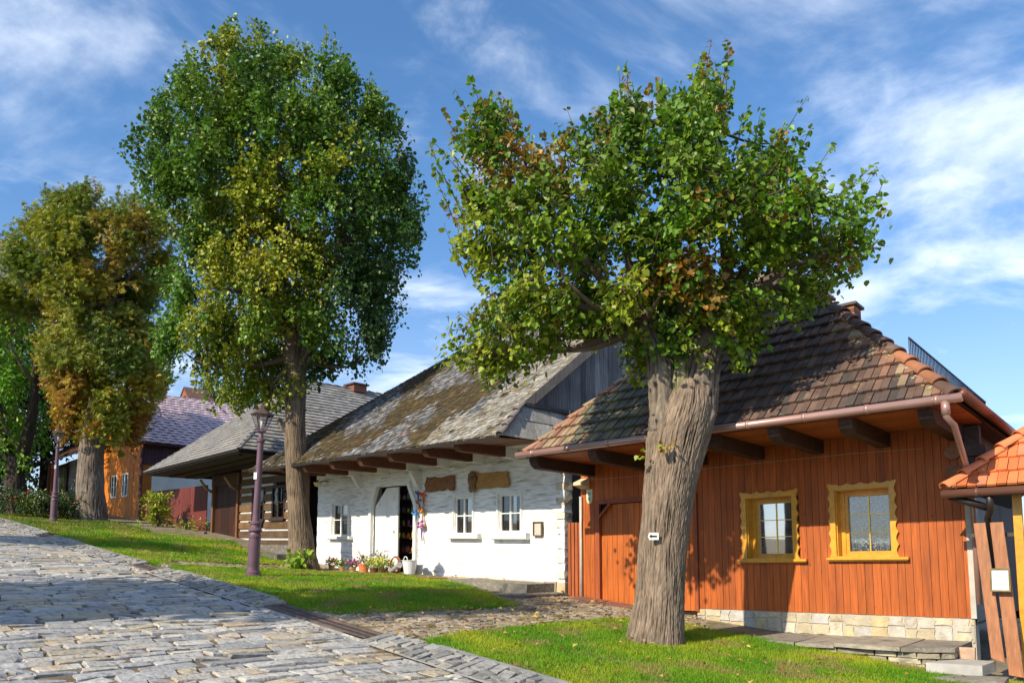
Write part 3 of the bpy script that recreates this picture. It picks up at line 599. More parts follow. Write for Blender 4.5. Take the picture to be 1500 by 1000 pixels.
bush_tree('leafy_tree', 'dark leafy tree behind the green tree at the left edge', -30, 720, 42, [(-160,480),(-60,400),(20,440),(46,520),(60,640),(56,725),(-120,740)], 15000, dk+[(.06,.10,.015)])
bush_tree('leafy_tree', 'rust tinged tree top above the green tree at the left edge', -20, 700, 38, [(-120,420),(-40,360),(30,395),(52,440),(40,480),(-30,500),(-120,500)], 5000, [(.10,.10,.015), (.16,.09,.015), (.07,.09,.014)])
bush_tree('leafy_tree', 'green tree behind the purple tiled roof, above its brick gable', 305, 640, 55, [(272,590),(284,560),(330,548),(380,556),(392,600),(386,640),(280,640)], 4000, [(.05,.10,.02), (.04,.08,.02)])
# trees across the street: they throw the shade over the road and are mirrored in the panes
def off_tree(label, x, y, hc, rx, rz, n, cols, nm='street_tree', shape='heart', th=.0):
    b = np.array([x, y, h(x, y)]); pts = []
    while len(pts) < 260:
        q = RNG.uniform(-1, 1, 3)
        if q@q < 1 and (th == 0 or abs(q[0])+abs(q[1]) < 1.15*(1-(q[2]+1)/2)+.08): pts.append(b+np.array([q[0]*rx, q[1]*rx, hc+q[2]*rz]))
    def tf(r): bark_trunk('trunk', [b-[0,0,.2], b+[0,0,.3], b+[0,0,hc*.5], b+[.1,0,hc+rz*.3]], [.4,.33,.26,.12], r, n=24, rings=30, rid=.05, fr=4)
    return tree(nm, label, b, None, 0, [b+[0,0,hc*.55], b+[0,0,hc*.8]], 20, n, .13, shape, cols, 'trees along the other side of the road', spread=.15, trunkf=tf, limbs=12, pts=np.array(pts))
OFFT = [('lime tree across the road, mirrored in the window panes', -11.7, 5.5, 5.5, 1.9, 1.5), ('taller lime tree across the road, nearest the camera', -9.4, 5.2, 7.3, 1.7, 2.0), ('small lime tree on the far side of the road, uphill of its neighbours', -17., 14.4, 5.6, 1.7, 1.4)]
for lb, x, y, hc, rx, rz in OFFT: off_tree(lb, x, y, hc, rx, rz, 9000, gr_)
# ---------------- shared house materials and part builders ----------------
redwood = mkmat('red_stained_boards', (1,1,1), attr=True, n1=(1.1,.16), grain=(9,9,.55,3.4), gvar=.34, bump=(.2,.002,20), patch=((.16,.035,.012), 2.0, .58, .85, (2.5,2.5,.35)), patch2=((.07,.02,.01), 13, .70, .76), rough=.55, spec=.35)
darkwood = mkmat('dark_beam_wood', (1,1,1), attr=True, n1=(2,.25), grain=(3,3,3,6), gvar=.35, bump=(.4,.01,30), rough=.75)
greywood = mkmat('weathered_grey_planks', (1,1,1), attr=True, n1=(1.5,.25), grain=(8,8,.5,4), gvar=.4, bump=(.5,.008,20), rough=.9)
yellowwood = mkmat('honey_varnished_wood', (.62,.30,.025), n1=(2,.15), grain=(1,1,1,14), gvar=.18, bump=(.1,.002,20), rough=.35, spec=.5)
whitelime = mkmat('limewashed_logs', (.78,.78,.77), n1=(1.4,.08), grain=(.55,.55,7,2.6), gvar=.10, bump=(.4,.014,20), patch=((.32,.29,.26), 2.6, .59, .68, (.5,.5,6)), patch2=((.56,.55,.52), 5, .46, .66, (.6,.6,4)), rough=.9)
whitepaint = mkmat('white_paint', (.74,.74,.72), n1=(4,.07), bump=(.2,.003,40), patch=((.45,.43,.40), 9, .62, .75), rough=.6)
metalb = mkmat('copper_brown_gutter', (.40,.24,.21), n1=(3,.12), bump=None, rough=.32, metal=.35, spec=.5)
ironm = mkmat('painted_iron_post', (.115,.06,.085), n1=(5,.18), bump=(.15,.002,60), rough=.45, spec=.5)
stonew = mkmat('yellow_fieldstone', (1,1,1), attr=True, n1=(6,.22), patch=((.30,.24,.15), 5, .55, .75), bump=(.8,.02,25), rough=.85)
drystone = mkmat('dry_stone', (1,1,1), attr=True, n1=(5,.25), patch=((.14,.13,.10), 4, .52, .7), patch2=((.33,.33,.26), 9, .58, .72), bump=(1,.03,14), rough=.92)
pane = glass('window_pane', .55); pane2 = glass('window_pane_clearer', .13); pane_dark = glass('dark_window_pane', .12, (.5,.5,.5))
lace = mkmat('lace_curtain', (.10,.105,.13), n1=(30,.3), patch=((.80,.80,.84), 30, .53, .60), patch2=((.42,.43,.48), 3, .5, .62, (9,9,.3)), bump=None, rough=1)
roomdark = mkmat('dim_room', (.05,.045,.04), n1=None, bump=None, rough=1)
RED = (.37,.088,.014)
def boards(H, name, x0, x1, z0, z1, w, colf, mat, y=0., th=.03, holes=(), zf=None, parent=None, gap=.006, lip=True):
    m = MB(); x = x0; k = 0
    while x < x1-.01:
        ww = min(w*random.uniform(.92, 1.08), x1-x); c = colf(); zz = zf(x+ww/2) if zf else (z0, z1); segs = [zz]
        for hx0, hx1, hz0, hz1 in holes:
            if x+ww > hx0 and x < hx1: segs = [q for s0, s1 in segs for q in ((s0, min(s1, hz0)), (max(s0, hz1), s1)) if q[1]-q[0] > .01]
        for s0, s1 in segs:
            if s1-s0 > .01: m.box(x+gap/2, x+ww-gap/2, y-th-random.uniform(0, .006), y, s0, s1, c)
        if lip:
            for s0, s1 in segs: m.box(x-.002+ww, x+ww+.002, y-th*.4, y, s0, s1, tuple(v*.5 for v in c))
        x += ww; k += 1
    return H.bld(m, name, mat, parent)
def rough_wall(H, name, x0, x1, z0, z1, holes, mat, step=.07, y=0., logh=.34, amp=.012, parent=None):
    nx = int((x1-x0)/step)+1; nz = int((z1-z0)/step)+1; X = np.linspace(x0, x1, nx); Z = np.linspace(z0, z1, nz)
    for a, b, c, d in holes:
        for v in (a, b): X[np.argmin(abs(X-v))] = v
        for v in (c, d): Z[np.argmin(abs(Z-v))] = v
    V = []
    for x in X:
        for z in Z:
            lz = ((z/logh+mn.noise(Vector((x*.15, z*.2, 0)))*.35) % 1.); bul = (1-abs(lz-.5)*2)**.5*.016 if lz else 0
            n = mn.noise(Vector((x*.9, z*5.5, 2)))*amp+mn.noise(Vector((x*3, z*9, 7)))*amp*.5
            V.append((x, y-bul-n, z+H.tilt*x))
    F = []
    for i in range(nx-1):
        for j in range(nz-1):
            cx = (X[i]+X[i+1])/2; cz = (Z[j]+Z[j+1])/2
            if any(a < cx < b and c < cz < d for a, b, c, d in holes): continue
            F += [i*nz+j, (i+1)*nz+j, (i+1)*nz+j+1, i*nz+j+1]
    return numesh(name, np.array(V), [4]*(len(F)//4), F, None, mat, parent or H.root, smooth=True)
def house_window(H, rect, dep, fw, fmat, gmat, muntx=1, muntz=1, y=0., sill=None, curtain=None, casew=.03, label=None, name='window', backs=.25, side=True):
    """casement in a reveal: frame ring, cross bars, glass, sill, curtain behind"""
    x0, x1, z0, z1 = rect; m = MB(); yf = y+dep
    for a, b, c, d in ((x0, x0+fw, z0, z1), (x1-fw, x1, z0, z1), (x0+fw, x1-fw, z0, z0+fw), (x0+fw, x1-fw, z1-fw, z1)): m.box(a, b, yf-.03, yf+.03, c, d)
    if side:
        for a, b, c, d in ((x0-.02, x0, z0-.02, z1+.02), (x1, x1+.02, z0-.02, z1+.02), (x0, x1, z0-.02, z0), (x0, x1, z1, z1+.02)): m.box(a, b, y-.012, yf+.03, c, d)
    w = H.bld(m, name, fmat)
    if label: w['label'] = label
    m = MB()
    if muntx == 'm':
        xm = (x0+x1)/2; m.box(xm-fw*.75, xm+fw*.75, yf-.036, yf+.02, z0+fw, z1-fw); zm = z0+(z1-z0)*.5
        m.box(x0+fw, xm-fw*.75, yf-.025, yf+.015, zm-.012, zm+.012); m.box(xm+fw*.75, x1-fw, yf-.025, yf+.015, zm-.012, zm+.012)
    else:
        for k in range(1, muntx+1): xx = x0+fw+(x1-x0-2*fw)*k/(muntx+1); m.box(xx-.008, xx+.008, yf-.012, yf+.006, z0+fw, z1-fw)
        for k in range(1, muntz+1): zz_ = z0+fw+(z1-z0-2*fw)*k/(muntz+1); m.box(x0+fw, x1-fw, yf-.010, yf+.004, zz_-.006, zz_+.006)
    H.bld(m, 'glazing_bar', MATS.get('gold_bar', fmat) if muntx != 'm' else fmat, w)
    m = MB(); m.box(x0+fw, x1-fw, yf+.008, yf+.012, z0+fw, z1-fw); H.bld(m, 'pane', gmat, w)
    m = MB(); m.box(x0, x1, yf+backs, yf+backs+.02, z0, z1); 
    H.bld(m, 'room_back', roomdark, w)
    if curtain:
        m = MB(); cx0, cx1 = curtain; n = 40; a = x0+(x1-x0)*cx0; b = x0+(x1-x0)*cx1; vs = []
        for i in range(n+1):
            xx = a+(b-a)*i/n; yy = yf+.10+.018*math.sin(i*1.25)+.008*math.sin(i*2.7)
            vs += [(xx, yy, z0), (xx, yy, z1)]
        m.add(vs, [(2*i, 2*i+2, 2*i+3, 2*i+1) for i in range(n)]); H.bld(m, 'curtain', lace, w, smooth=True)
    if sill:
        a, b, c, d, pr = sill; m = MB(); m.box(a, b, y-pr, y+.0, c, d); m.box(a+.02, b-.02, y-pr*.8, y-.002, c-.02, c); H.bld(m, 'sill', fmat, w)
    return w
mkmat('gold_bar', (.75,.50,.10), n1=None, bump=None, rough=.3, metal=.5)
mkmat('dark_core', (.02,.016,.014), n1=None, bump=None, rough=1)
# ================= red wooden house =================
HB = House('wooden_house', 'rust red boarded house with yellow window frames under a dark tiled hip roof', at(1425, 905, 11.), (-520, 834))
zs = 2.60; zsof = 2.82; ye = -2.0; xe0, xe1 = -6.76, .29; zeave = 2.90; mB_ = 1.05
w1 = HB.rect(1096, 728, 1163, 818); w2 = HB.rect(1226, 716, 1306, 815)
g0 = HB.loc(881, 800)[0]; g1 = HB.loc(1019, 800)[0]; gz1 = HB.loc(900, 737)[1]
bcol = lambda: jit(RED, .16)
boards(HB, 'wall', HB.loc(853,800)[0], 0, 0, zsof, .115, bcol, redwood, holes=[w1, w2, (g0, g1, -1, gz1)])
m = MB(); m.box(-6.9, g0, .0, .05, -.3, zsof+.3); m.box(g0, g1, 0, .05, gz1+.03, zsof+.3); m.box(g1, w1[0], 0, .05, -.3, zsof+.3); m.box(w1[1], w2[0], 0, .05, -.3, zsof+.3); m.box(w2[1], -.01, 0, .05, -.3, zsof+.3)
for w in (w1, w2): m.box(w[0], w[1], 0, .05, -.3, w[2]-.03); m.box(w[0], w[1], 0, .05, w[3]+.03, zsof+.3)
m.box(-6.9, -6.85, .05, 5, -.3, zsof+.3); m.box(-6.9, 0, 4.9, 5.0, -.3, zsof+.3); HB.bld(m, 'wall_core', MATS['dark_core'])
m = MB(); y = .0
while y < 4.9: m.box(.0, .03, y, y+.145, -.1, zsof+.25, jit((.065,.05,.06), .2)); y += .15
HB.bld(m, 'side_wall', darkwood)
corr = mkmat('corrugated_grey_metal', (.24,.27,.30), n1=(3,.2), bump=None, rough=.5, metal=.5)
m = MB(); vs = []; n = 64
for i in range(n+1):
    yy = .02+i*.022; xx = .05+.016*math.sin(i*1.57); vs += [(xx, yy, -.05), (xx, yy, 1.95)]
m.add(vs, [(2*i, 2*i+2, 2*i+3, 2*i+1) for i in range(n)]); HB.bld(m, 'corrugated_sheet', corr, smooth=True)
m = MB(); m.box(-.01, .06, -.05, .02, .0, 2.2); HB.bld(m, 'corner_strip', mkmat('pale_strip', (.45,.44,.40), n1=(5,.2), bump=None))
# stone plinth (crazy paving of yellow field stones)
m = MB(); m.box(-4.34, .03, -.02, .25, -.6, -.002, (.40,.37,.30)); HB.bld(m, 'plinth', mkmat('plinth_mortar', (.42,.39,.33), n1=(4,.2), bump=(.4,.01,40)))
m = MB(); x = -4.33
while x < .0:
    z = -.36; ww = random.uniform(.16, .30); sh_ = random.uniform(-.03, .03)
    while z < -.02:
        hh = min(random.uniform(.13, .26), -.01-z)
        if hh < .05: break
        c = jit(pick([(.46,.40,.28), (.50,.46,.36), (.44,.42,.37), (.50,.41,.24), (.42,.41,.38), (.48,.43,.32)]), .12); j = lambda v: v+random.uniform(-.028, .028); q = [(j(x+.012), z+.012), (x+ww*.5, z+.008+random.uniform(0,.02)), (j(x+ww-.012), z+.012), (j(x+ww-.01), z+hh*.5), (j(x+ww-.012), z+hh-.01), (x+ww*.5, z+hh-.006), (j(x+.012), z+hh-.01), (x+random.uniform(0,.02), z+hh*.5)]
        q = [(min(a, .02), min(b, -.004)) for a, b in q]; m.prism([(a, -.035-random.uniform(0, .006), b) for a, b in q], (0, .02, 0), c); z += hh
    x += ww
HB.bld(m, 'plinth_facing', stonew)
# gate
m = MB()
for a, b, c, d in ((g0-.10, g0, -.05, gz1+.09), (g0, g1, gz1, gz1+.09), (g1, g1+.07, -.05, gz1+.09)): m.box(a, b, -.075, 0, c, d, jit((.26,.062,.02), .08))
m.prism([(g0, -.07, gz1-.26), (g0, -.07, gz1), (g0+.26, -.07, gz1)][::-1]+[], (0, .05, 0), (.26,.062,.02)) if False else m.beam((g0, -.05, gz1-.26), (g0+.27, -.05, gz1+.0), .045, .08, (.25,.06,.02), (0,1,0))
gt = HB.bld(m, 'gate_frame', redwood)
boards(HB, 'gate_leaf', g0, (g0+g1)/2-.004, -.05, gz1-.01, .125, lambda: jit((.42,.105,.015), .10), redwood, y=.045, holes=[(g0, g0+.12, gz1-.3+.12, gz1)])
boards(HB, 'gate_leaf', (g0+g1)/2+.004, g1, -.05, gz1-.01, .125, lambda: jit((.42,.105,.015), .10), redwood, y=.045)
m = MB(); m.box(g0-.02, g1+.02, .05, .09, -.2, gz1+.02); HB.bld(m, 'gate_backing', MATS['dark_core'])
for i, (w, sx0, sx1, lab) in enumerate(((w1, 1081, 1181, None), (w2, 1211, 1331, None))):
    s = HB.loc(sx0, 820, -.12)[0], HB.loc(sx1, 820, -.12)[0]
    inner = (w[0]+.085, w[1]-.012, w[2]+.04, w[3]-.045)
    ww = house_window(HB, inner, .19, .05, yellowwood, pane if i == 0 else pane2, 1, 2, backs=.7, curtain=((0, .16) if i == 0 else (.0, .86)), sill=(s[0], s[1], w[2]-.045, w[2]-.008, .13), side=False)
    m = MB(); x0, x1, z0, z1 = w          # deep box reveal
    m.box(x0, x0+.015, -.03, .21, z0, z1); m.box(x1-.012, x1, -.03, .21, z0, z1); m.box(x0, x1, -.03, .18, z1-.012, z1); m.box(x0, x1, -.10, .18, z0-.008, z0+.012)
    m.box(x0+.015, inner[0], .135, .18, z0+.012, z1-.012); m.box(inner[0], x1-.012, .135, .18, inner[3], z1-.012); m.box(inner[0], x1-.012, .135, .18, z0+.012, inner[2])
    HB.bld(m, 'reveal', yellowwood, ww)
    # scalloped outer board
    fw = .075; m = MB(); n = 5
    def scal(p, q, nrm, k, amp):
        pts = []
        for a in range(k):
            for t in np.linspace(0, 1, 9)[:-1]:
                u = (a+t)/k; d = amp*(abs(2*t-1)**1.6); pts.append((p[0]+(q[0]-p[0])*u+nrm[0]*d, p[1]+(q[1]-p[1])*u+nrm[1]*d))
        pts.append((q[0]+nrm[0]*amp, q[1]+nrm[1]*amp)); return pts
    yb = -.085; e = .035
    L_ = scal((x0-fw, z0-.005), (x0-fw, z1+fw), (-1, 0), 6, e); R_ = scal((x1+fw, z0-.005), (x1+fw, z1+fw), (1, 0), 6, e)
    for side_, xin in ((L_, x0), (R_, x1)):
        for a, b in zip(side_[:-1], side_[1:]): m.hexa([(a[0], yb, a[1]), (xin, yb, a[1]), (xin, -.03, a[1]), (a[0], -.03, a[1]), (b[0], yb, b[1]), (xin, yb, b[1]), (xin, -.03, b[1]), (b[0], -.03, b[1])])
    T_ = scal((x0, z1+fw), (x1, z1+fw), (0, 1), 4, e)
    for a, b in zip(T_[:-1], T_[1:]): m.hexa([(a[0], yb, z1), (b[0], yb, z1), (b[0], -.03, z1), (a[0], -.03, z1), (a[0], yb, a[1]), (b[0], yb, b[1]), (b[0], -.03, b[1]), (a[0], -.03, a[1])])
    for xx, sg in ((x0-fw-e, 1), (x1+fw+e, -1)): m.prism([(xx, yb-.002, z1+fw), (xx+sg*(fw+e), yb-.002, z1+fw), (xx+sg*(fw+e), yb-.002, z1+fw+e*.5), (xx, yb-.002, z1+fw+e*1.1)], (0, .05, 0))
    HB.bld(m, 'scalloped_frame', yellowwood, ww)
# roof
apx = ((xe0+xe1)/2, ye+(xe1-xe0)/2, zeave+(xe1-xe0)/2*mB_); yb_ = ye+(xe1-xe0)
HBL = lambda p: (p[0], p[1], p[2])
def claycol(c, r):
    x, y, z = c; n = rnoise((x, y, z), .8, 3); n2 = rnoise((x, y, z), 3.5, 8); edge = min(abs(x+y-(xe0+ye)) if False else 9, 9)
    dr = abs((xe1-x)-(y-ye)); dl = abs((x-xe0)-(y-ye)); k = max(math.exp(-dr/.55), math.exp(-dl/.75)*1.1)*(1.2-.35*(z-zeave))
    base = pick([(.10,.064,.052), (.075,.054,.048), (.12,.075,.058), (.14,.085,.064), (.068,.054,.048)])
    if k+n*.5+random.uniform(-.15, .15) > .62: base = pick([(.27,.14,.085), (.23,.125,.085), (.26,.19,.12), (.20,.11,.08), (.27,.20,.13)])
    elif x < -4.4 and n2 > .12: base = (.15,.135,.075)
    elif x < -4.4: base = (.085,.085,.06)
    return jit(base, .18)
claym = mkmat('old_clay_tile', (1,1,1), attr=True, n1=(4,.25), patch=((.22,.14,.09), 2.3, .63, .74), patch2=((.16,.15,.10), 7, .62, .72), bump=(.5,.008,40), rough=.72)
m = MB(); tw = .105
F_ = [(xe0, ye, zeave), (xe1, ye, zeave), apx]; R_ = [(xe1, ye, zeave), (xe1, yb_, zeave), apx]; Lf = [(xe0, yb_, zeave), (xe0, ye, zeave), apx]; Bk = [(xe1, yb_, zeave), (xe0, yb_, zeave), apx]
tiles(m, F_, (1,0,0), claycol, tw, .30, .016, .045, .004, .05, rib=.010)
tiles(m, R_, (0,1,0), claycol, .21, .335, .016, .045, .004, .05, rib=.0)
rf = HB.bld(m, 'roof', claym)
m = MB(); dn = lambda P, d: [(p[0], p[1], p[2]-d) for p in P]
for P in (F_, R_, Lf, Bk): m.add(dn(P, .02)+dn(P, .07), [(0,1,2), (5,4,3), (0,3,4,1), (1,4,5,2), (2,5,3,0)])
HB.bld(m, 'roof_deck', MATS['dark_core'], rf)
# hip cap tiles
def caps(H, mb, p, q, colf, r=.10, ln=.36, lift=.03):
    p = Vector(p); q = Vector(q); L_ = (q-p).length; d = (q-p)/L_; n = int(L_/ln); up = Vector((0,0,1)); s = d.cross(up).normalized(); u = s.cross(d)
    for i in range(n):
        a = p+d*(i*ln-.03); b = p+d*(i*ln+ln+.03); c = colf(i/n); vs = []
        for e, rr, lf in ((a, r*1.16, .035), (b, r*.92, 0.0)):
            for k in range(9): t = math.pi*k/8; vs.append(e+s*math.cos(t)*rr+u*(math.sin(t)*rr*.85+lift*.3+lf-.03))
            for k in range(9): t = math.pi*(8-k)/8; vs.append(e+s*math.cos(t)*rr*.8+u*(math.sin(t)*rr*.65+lift*.3+lf-.03))
        fs = [(k, (k+1) % 18, (k+1) % 18+18, k+18) for k in range(18)]+[list(range(17, -1, -1)), list(range(18, 36))]; mb.add(vs, fs, c)
m = MB(); hcol = lambda t: jit(pick([(.30,.13,.07), (.22,.11,.08), (.12,.07,.055)]) if t < .5 else pick([(.10,.06,.05), (.16,.09,.07)]), .2)
caps(HB, m, F_[1], Vector(F_[1]).lerp(Vector(apx), .62), hcol); HB.bld(m, 'hip_tiles', claym, rf); m = MB(); caps(HB, m, F_[0], apx, lambda t: jit(pick([(.34,.17,.09), (.30,.22,.14), (.28,.14,.09)]), .2), r=.075)
HB.bld(m, 'hip_tiles', claym, rf)
m = MB(); A_ = Vector(F_[1]).lerp(Vector(apx), .62); m.beam(A_+Vector((0,0,.05)), Vector(apx)+Vector((0,0,.06)), .30, .05, (.25,.08,.06)); m.beam(A_+Vector((0,.0,.09)), Vector(apx)+Vector((0,0,.10)), .05, .05, (.5,.45,.45))
HB.bld(m, 'hip_flashing', mkmat('red_sheet_metal', (1,1,1), attr=True, n1=(4,.3), bump=None, rough=.4, metal=.3), rf)
# lime mortar and moss lumps along the hips
m = MB()
for P0, k1, cnt in ((F_[1], .6, 150), (F_[0], .8, 120)):
    for _ in range(cnt):
        t = random.uniform(.0, k1); c = Vector(P0).lerp(Vector(apx), t); sg = -1 if P0[0] > -1 else 1; o = Vector((sg*1, 0, 0))*random.gauss(.14, .05)+Vector((0, 0, random.uniform(.0, .05))); s = random.uniform(.012, .035); m.ball(c+o, s, 4, jit(pick([(.40,.32,.20), (.34,.30,.14), (.45,.36,.26)]), .2), .6)
tag(HB.bld(m, 'mortar_bed', mkmat('mossy_mortar', (1,1,1), attr=True, n1=(9,.3), bump=(.8,.02,50)), rf), kind='stuff')
# chimney behind the right hip
cm = MB(); cx, cy = -2.25, 2.35
for i in range(9):
    for (a, b, c, d) in ((cx-.22, cx, cy-.22, cy+.22), (cx, cx+.22, cy-.22, cy+.22)): cm.box(a+.004, b-.004, c, d, 5.05+i*.072, 5.05+i*.072+.064, jit(pick([(.28,.10,.05), (.34,.15,.07), (.16,.07,.05)]), .2))
cm.box(cx-.19, cx+.19, cy-.19, cy+.19, 4.2, 5.69, (.25,.2,.15)); cm.box(cx-.27, cx+.27, cy-.27, cy+.27, 5.70, 5.75, (.10,.08,.075))
HB.bld(cm, 'chimney', claym, rf)
print('chimney', proj(HB.W(cx, cy, 5.75)), proj(HB.W(cx, cy, 5.0)), 'apex', proj(HB.W(*apx)), [proj(HB.W(*p)) for p in R_])
# gutters
m = MB(); yg = ye-.07; zg = zeave-.045
m.tube([HBL((xe0-.16, yg, zg)), HBL((xe1+.10, yg, zg))], .058, 14); 
for x in np.arange(xe0+.2, xe1, .83): m.tube([(x, yg, zg), (x+.05, yg, zg)], .064, 14)
HB.bld(m, 'gutter', metalb, smooth=True)
m = MB(); m.tube([(xe1+.09, ye-.02, zg+.06), (xe1+.09, yb_, zg+.06)], .065, 14, (1,1,1)); HB.bld(m, 'gutter', mkmat('red_brown_gutter', (.17,.06,.045), n1=(3,.15), bump=None, rough=.4, metal=.2), smooth=True)
m = MB(); dp = [(xe1-.09, yg, zg-.03), (xe1-.09, yg, zg-.22), (xe1-.03, yg+.12, zg-.32), (.10, -.10, 1.95), (.10, -.06, 1.7), (.10, -.06, .2)]; m.tube(dp, .04, 12); m.tube([(xe1-.09, yg, zg-.03), (xe1-.09, yg, zg-.2)], .052, 12); HB.bld(m, 'downpipe', metalb, smooth=True)
# eave boards and beams
m = MB(); y = -1.97
while y < .0:
    m.box(xe0+.02, xe1-.02, y, y+.118, zsof, zsof+.02, jit((.33,.095,.025), .22)); y += .122
HB.bld(m, 'soffit', redwood)
m = MB(); m.box(xe0, xe1, -2.0, -1.975, zsof-.03, zeave-.02, (.22,.06,.03)); m.box(.03, xe1, 0, yb_-.4, zsof, zsof+.02, (.05,.03,.03)); HB.bld(m, 'fascia', darkwood)
for s in (-.06, -1.06, -2.07, -3.07, -4.15, -5.3, -6.64):
    m = MB(); pr = [(-1.93, zsof), (-1.93, zsof-.09), (-1.90, zsof-.12), (-1.90, zsof-.15), (-1.78, zs), (.05, zs), (.05, zsof)]
    m.prism([(s-.09, a, b) for a, b in pr], (.18, 0, 0), jit((.055,.032,.026), .2)); HB.bld(m, 'eave_beam', darkwood)
# log end brackets at the right corner
m = MB()
for zz in (2.42, 2.14): m.tube([(-.12, -.10, zz), (-.12, .02, zz)], .11, 14, (.22,.10,.05))
m.box(-.24, -.005, -.09, -.035, 2.0, 2.06, (.2,.08,.04)); HB.bld(m, 'log_end', darkwood, smooth=False)
m = MB(); m.box(.03, .22, -.02, .16, 1.9, 2.8, (.06,.04,.035)); m.box(.03, .3, -.08, .22, 2.35, 2.5, (.07,.045,.04)); HB.bld(m, 'corner_bracket', darkwood)
# thin cable along the wall
m = MB(); q = [(853, 703), (930, 697), (1040, 685), (1130, 676), (1250, 664), (1385, 654)]; P = []
for a in range(len(q)-1):
    for t in np.linspace(0, 1, 5)[:-1]:
        px = q[a][0]+(q[a+1][0]-q[a][0])*t; py = q[a][1]+(q[a+1][1]-q[a][1])*t; x, z = HB.loc(px, py, -.06); P.append((x, -.06, z))
m.tube(P, .005, 5); HB.bld(m, 'wall_cable', mkmat('pale_cable', (.40,.33,.25), n1=None, bump=None))
# snow guard on the right slope
m = MB(); dg = .62; xg = xe1-dg; zg2 = zeave+dg*mB_
for zz in (.05, .30): m.beam((xg, ye+dg, zg2+zz+.06), (xg, yb_-dg, zg2+zz+.06), .02, .02)
y = ye+dg
while y < yb_-dg: m.beam((xg, y, zg2), (xg, y, zg2+.36), .012, .012, (1,1,1), (1,0,0)); y += .09
HB.bld(m, 'snow_guard', mkmat('dark_iron', (.03,.03,.032), n1=None, bump=None, rough=.5, metal=.5), rf)
# house flag shield, wall lamp, switch
m = MB(); x, z = HB.loc(863, 727, -.05); hw, hh = .075, .15
shp = [(-hw, hh), (hw, hh), (hw, -hh*.4), (hw*.6, -hh*.85), (0, -hh), (-hw*.6, -hh*.85), (-hw, -hh*.4)]
m.prism([(x+a, -.045, z+b) for a, b in shp], (0, .015, 0), (.62,.60,.42)); m.prism([(x+a*.8, -.050, z+b*.85) for a, b in shp], (0, .004, 0), (.75,.62,.25))
for dz in (.055, -.045): m.lathe([(0.0005, 0), (.04, 0), (.04, .004), (.0005, .004)], (0, 0, 0), 12, (.10,.38,.62)); k = len(m.v)-48; m.v[k:] = [(x+a, -.052-c, z+dz+b) for a, b, c in m.v[k:]]
o = HB.bld(m, 'wall_shield', mkmat('enamel_shield', (1,1,1), attr=True, n1=None, bump=None, rough=.4)); 
# stone platform in front of the red house
rplat = thing('stone_platform', 'low dry stone platform with slab top running under the two yellow windows', 'stone platform', tuple(HB.W(-2.2, -.8, -.7)), math.atan2(HB.uh[1], HB.uh[0]))
def hb(P): return tuple(HB.W(*P))
m = MB(); x = -4.5
def edge_y(x): return -1.42+.10*mn.noise(Vector((x*1.3, 0, 0)))+(max(0, x+.55)**2)*.9
while x < -.05:
    w = min(random.uniform(.5, 1.0), -.02-x); y0 = edge_y(x); y1 = edge_y(x+w); z = -.335+random.uniform(-.012, .012); e = .006
    P = [(x+e, y0, z), (x+w*.5, (y0+y1)/2-random.uniform(0, .04), z), (x+w-e, y1, z), (x+w-e, -.03, z), (x+e, -.03, z)]
    m.prism([hb(p) for p in P], (0, 0, -.055), jit(pick([(.27,.25,.21), (.31,.28,.23), (.24,.22,.19)]), .12)); x += w
m.build('slab_top', drystone, rplat, world=True, jitter=.004)
m = MB()
for row in range(4):
    x = -4.45+random.uniform(0, .1); zt = -.395-row*.075
    while x < -.06:
        w = min(random.uniform(.16, .5), -.03-x); 
        if w < .04: break
        hh = .068; o = random.uniform(.0, .05); j = lambda: random.uniform(-.008, .008); y0 = edge_y(x)+.04+o; y1 = edge_y(x+w)+.04+o
        P = [(x, y0+j(), zt-hh), (x+w-.012, y1+j(), zt-hh), (x+w-.012, y1+.4, zt-hh), (x, y0+.4, zt-hh), (x+.01, y0+j(), zt+j()), (x+w-.02, y1+j(), zt+j()), (x+w-.012, y1+.4, zt), (x, y0+.4, zt)]
        m.hexa([hb(p) for p in P], jit(pick([(.38,.33,.22), (.32,.28,.20), (.24,.21,.16), (.42,.38,.28)]), .2)); x += w
m.build('side_stones', drystone, rplat, world=True)
m = MB(); m.hexa([hb(p) for p in [(-4.4,-1.2,-1.0), (-.2,-1.2,-1.0), (-.2,-.06,-1.0), (-4.4,-.06,-1.0), (-4.4,-1.2,-.40), (-.2,-1.2,-.40), (-.2,-.06,-.40), (-4.4,-.06,-.40)]]); m.build('infill', MATS['packed_earth'], rplat, world=True)
st = thing('stone_steps', 'small stacked flagstone steps beside the thick lime trunk, left end of the platform', 'steps', tuple(HB.W(-4.7, -.4, -.5)))
for k, (a, b, c, z) in enumerate(((-4.95, -4.42, -.50, -.16), (-5.02, -4.36, -.72, -.27), (-5.1, -4.3, -.95, -.37))):
    m = MB(); j = lambda: random.uniform(-.03, .03); P = [(a+j(), c+j(), z), (b+j(), c+j(), z), (b, -.03, z), (a, -.03, z)]; m.prism([hb(p) for p in P], (0, 0, -.09), jit((.34,.31,.25), .15)); m.build('tread', drystone, st, world=True)
def slab_thing(name, label, cat, P, thick, mat, col=(1,1,1), grp=None):
    c = np.mean([np.array(hb(p)) for p in P], 0); r = thing(name, label, cat, tuple(c), 0, grp); m = MB(); m.prism([hb(p) for p in P], (0, 0, -thick), col); o = m.build('slab', mat, r, world=True); return r
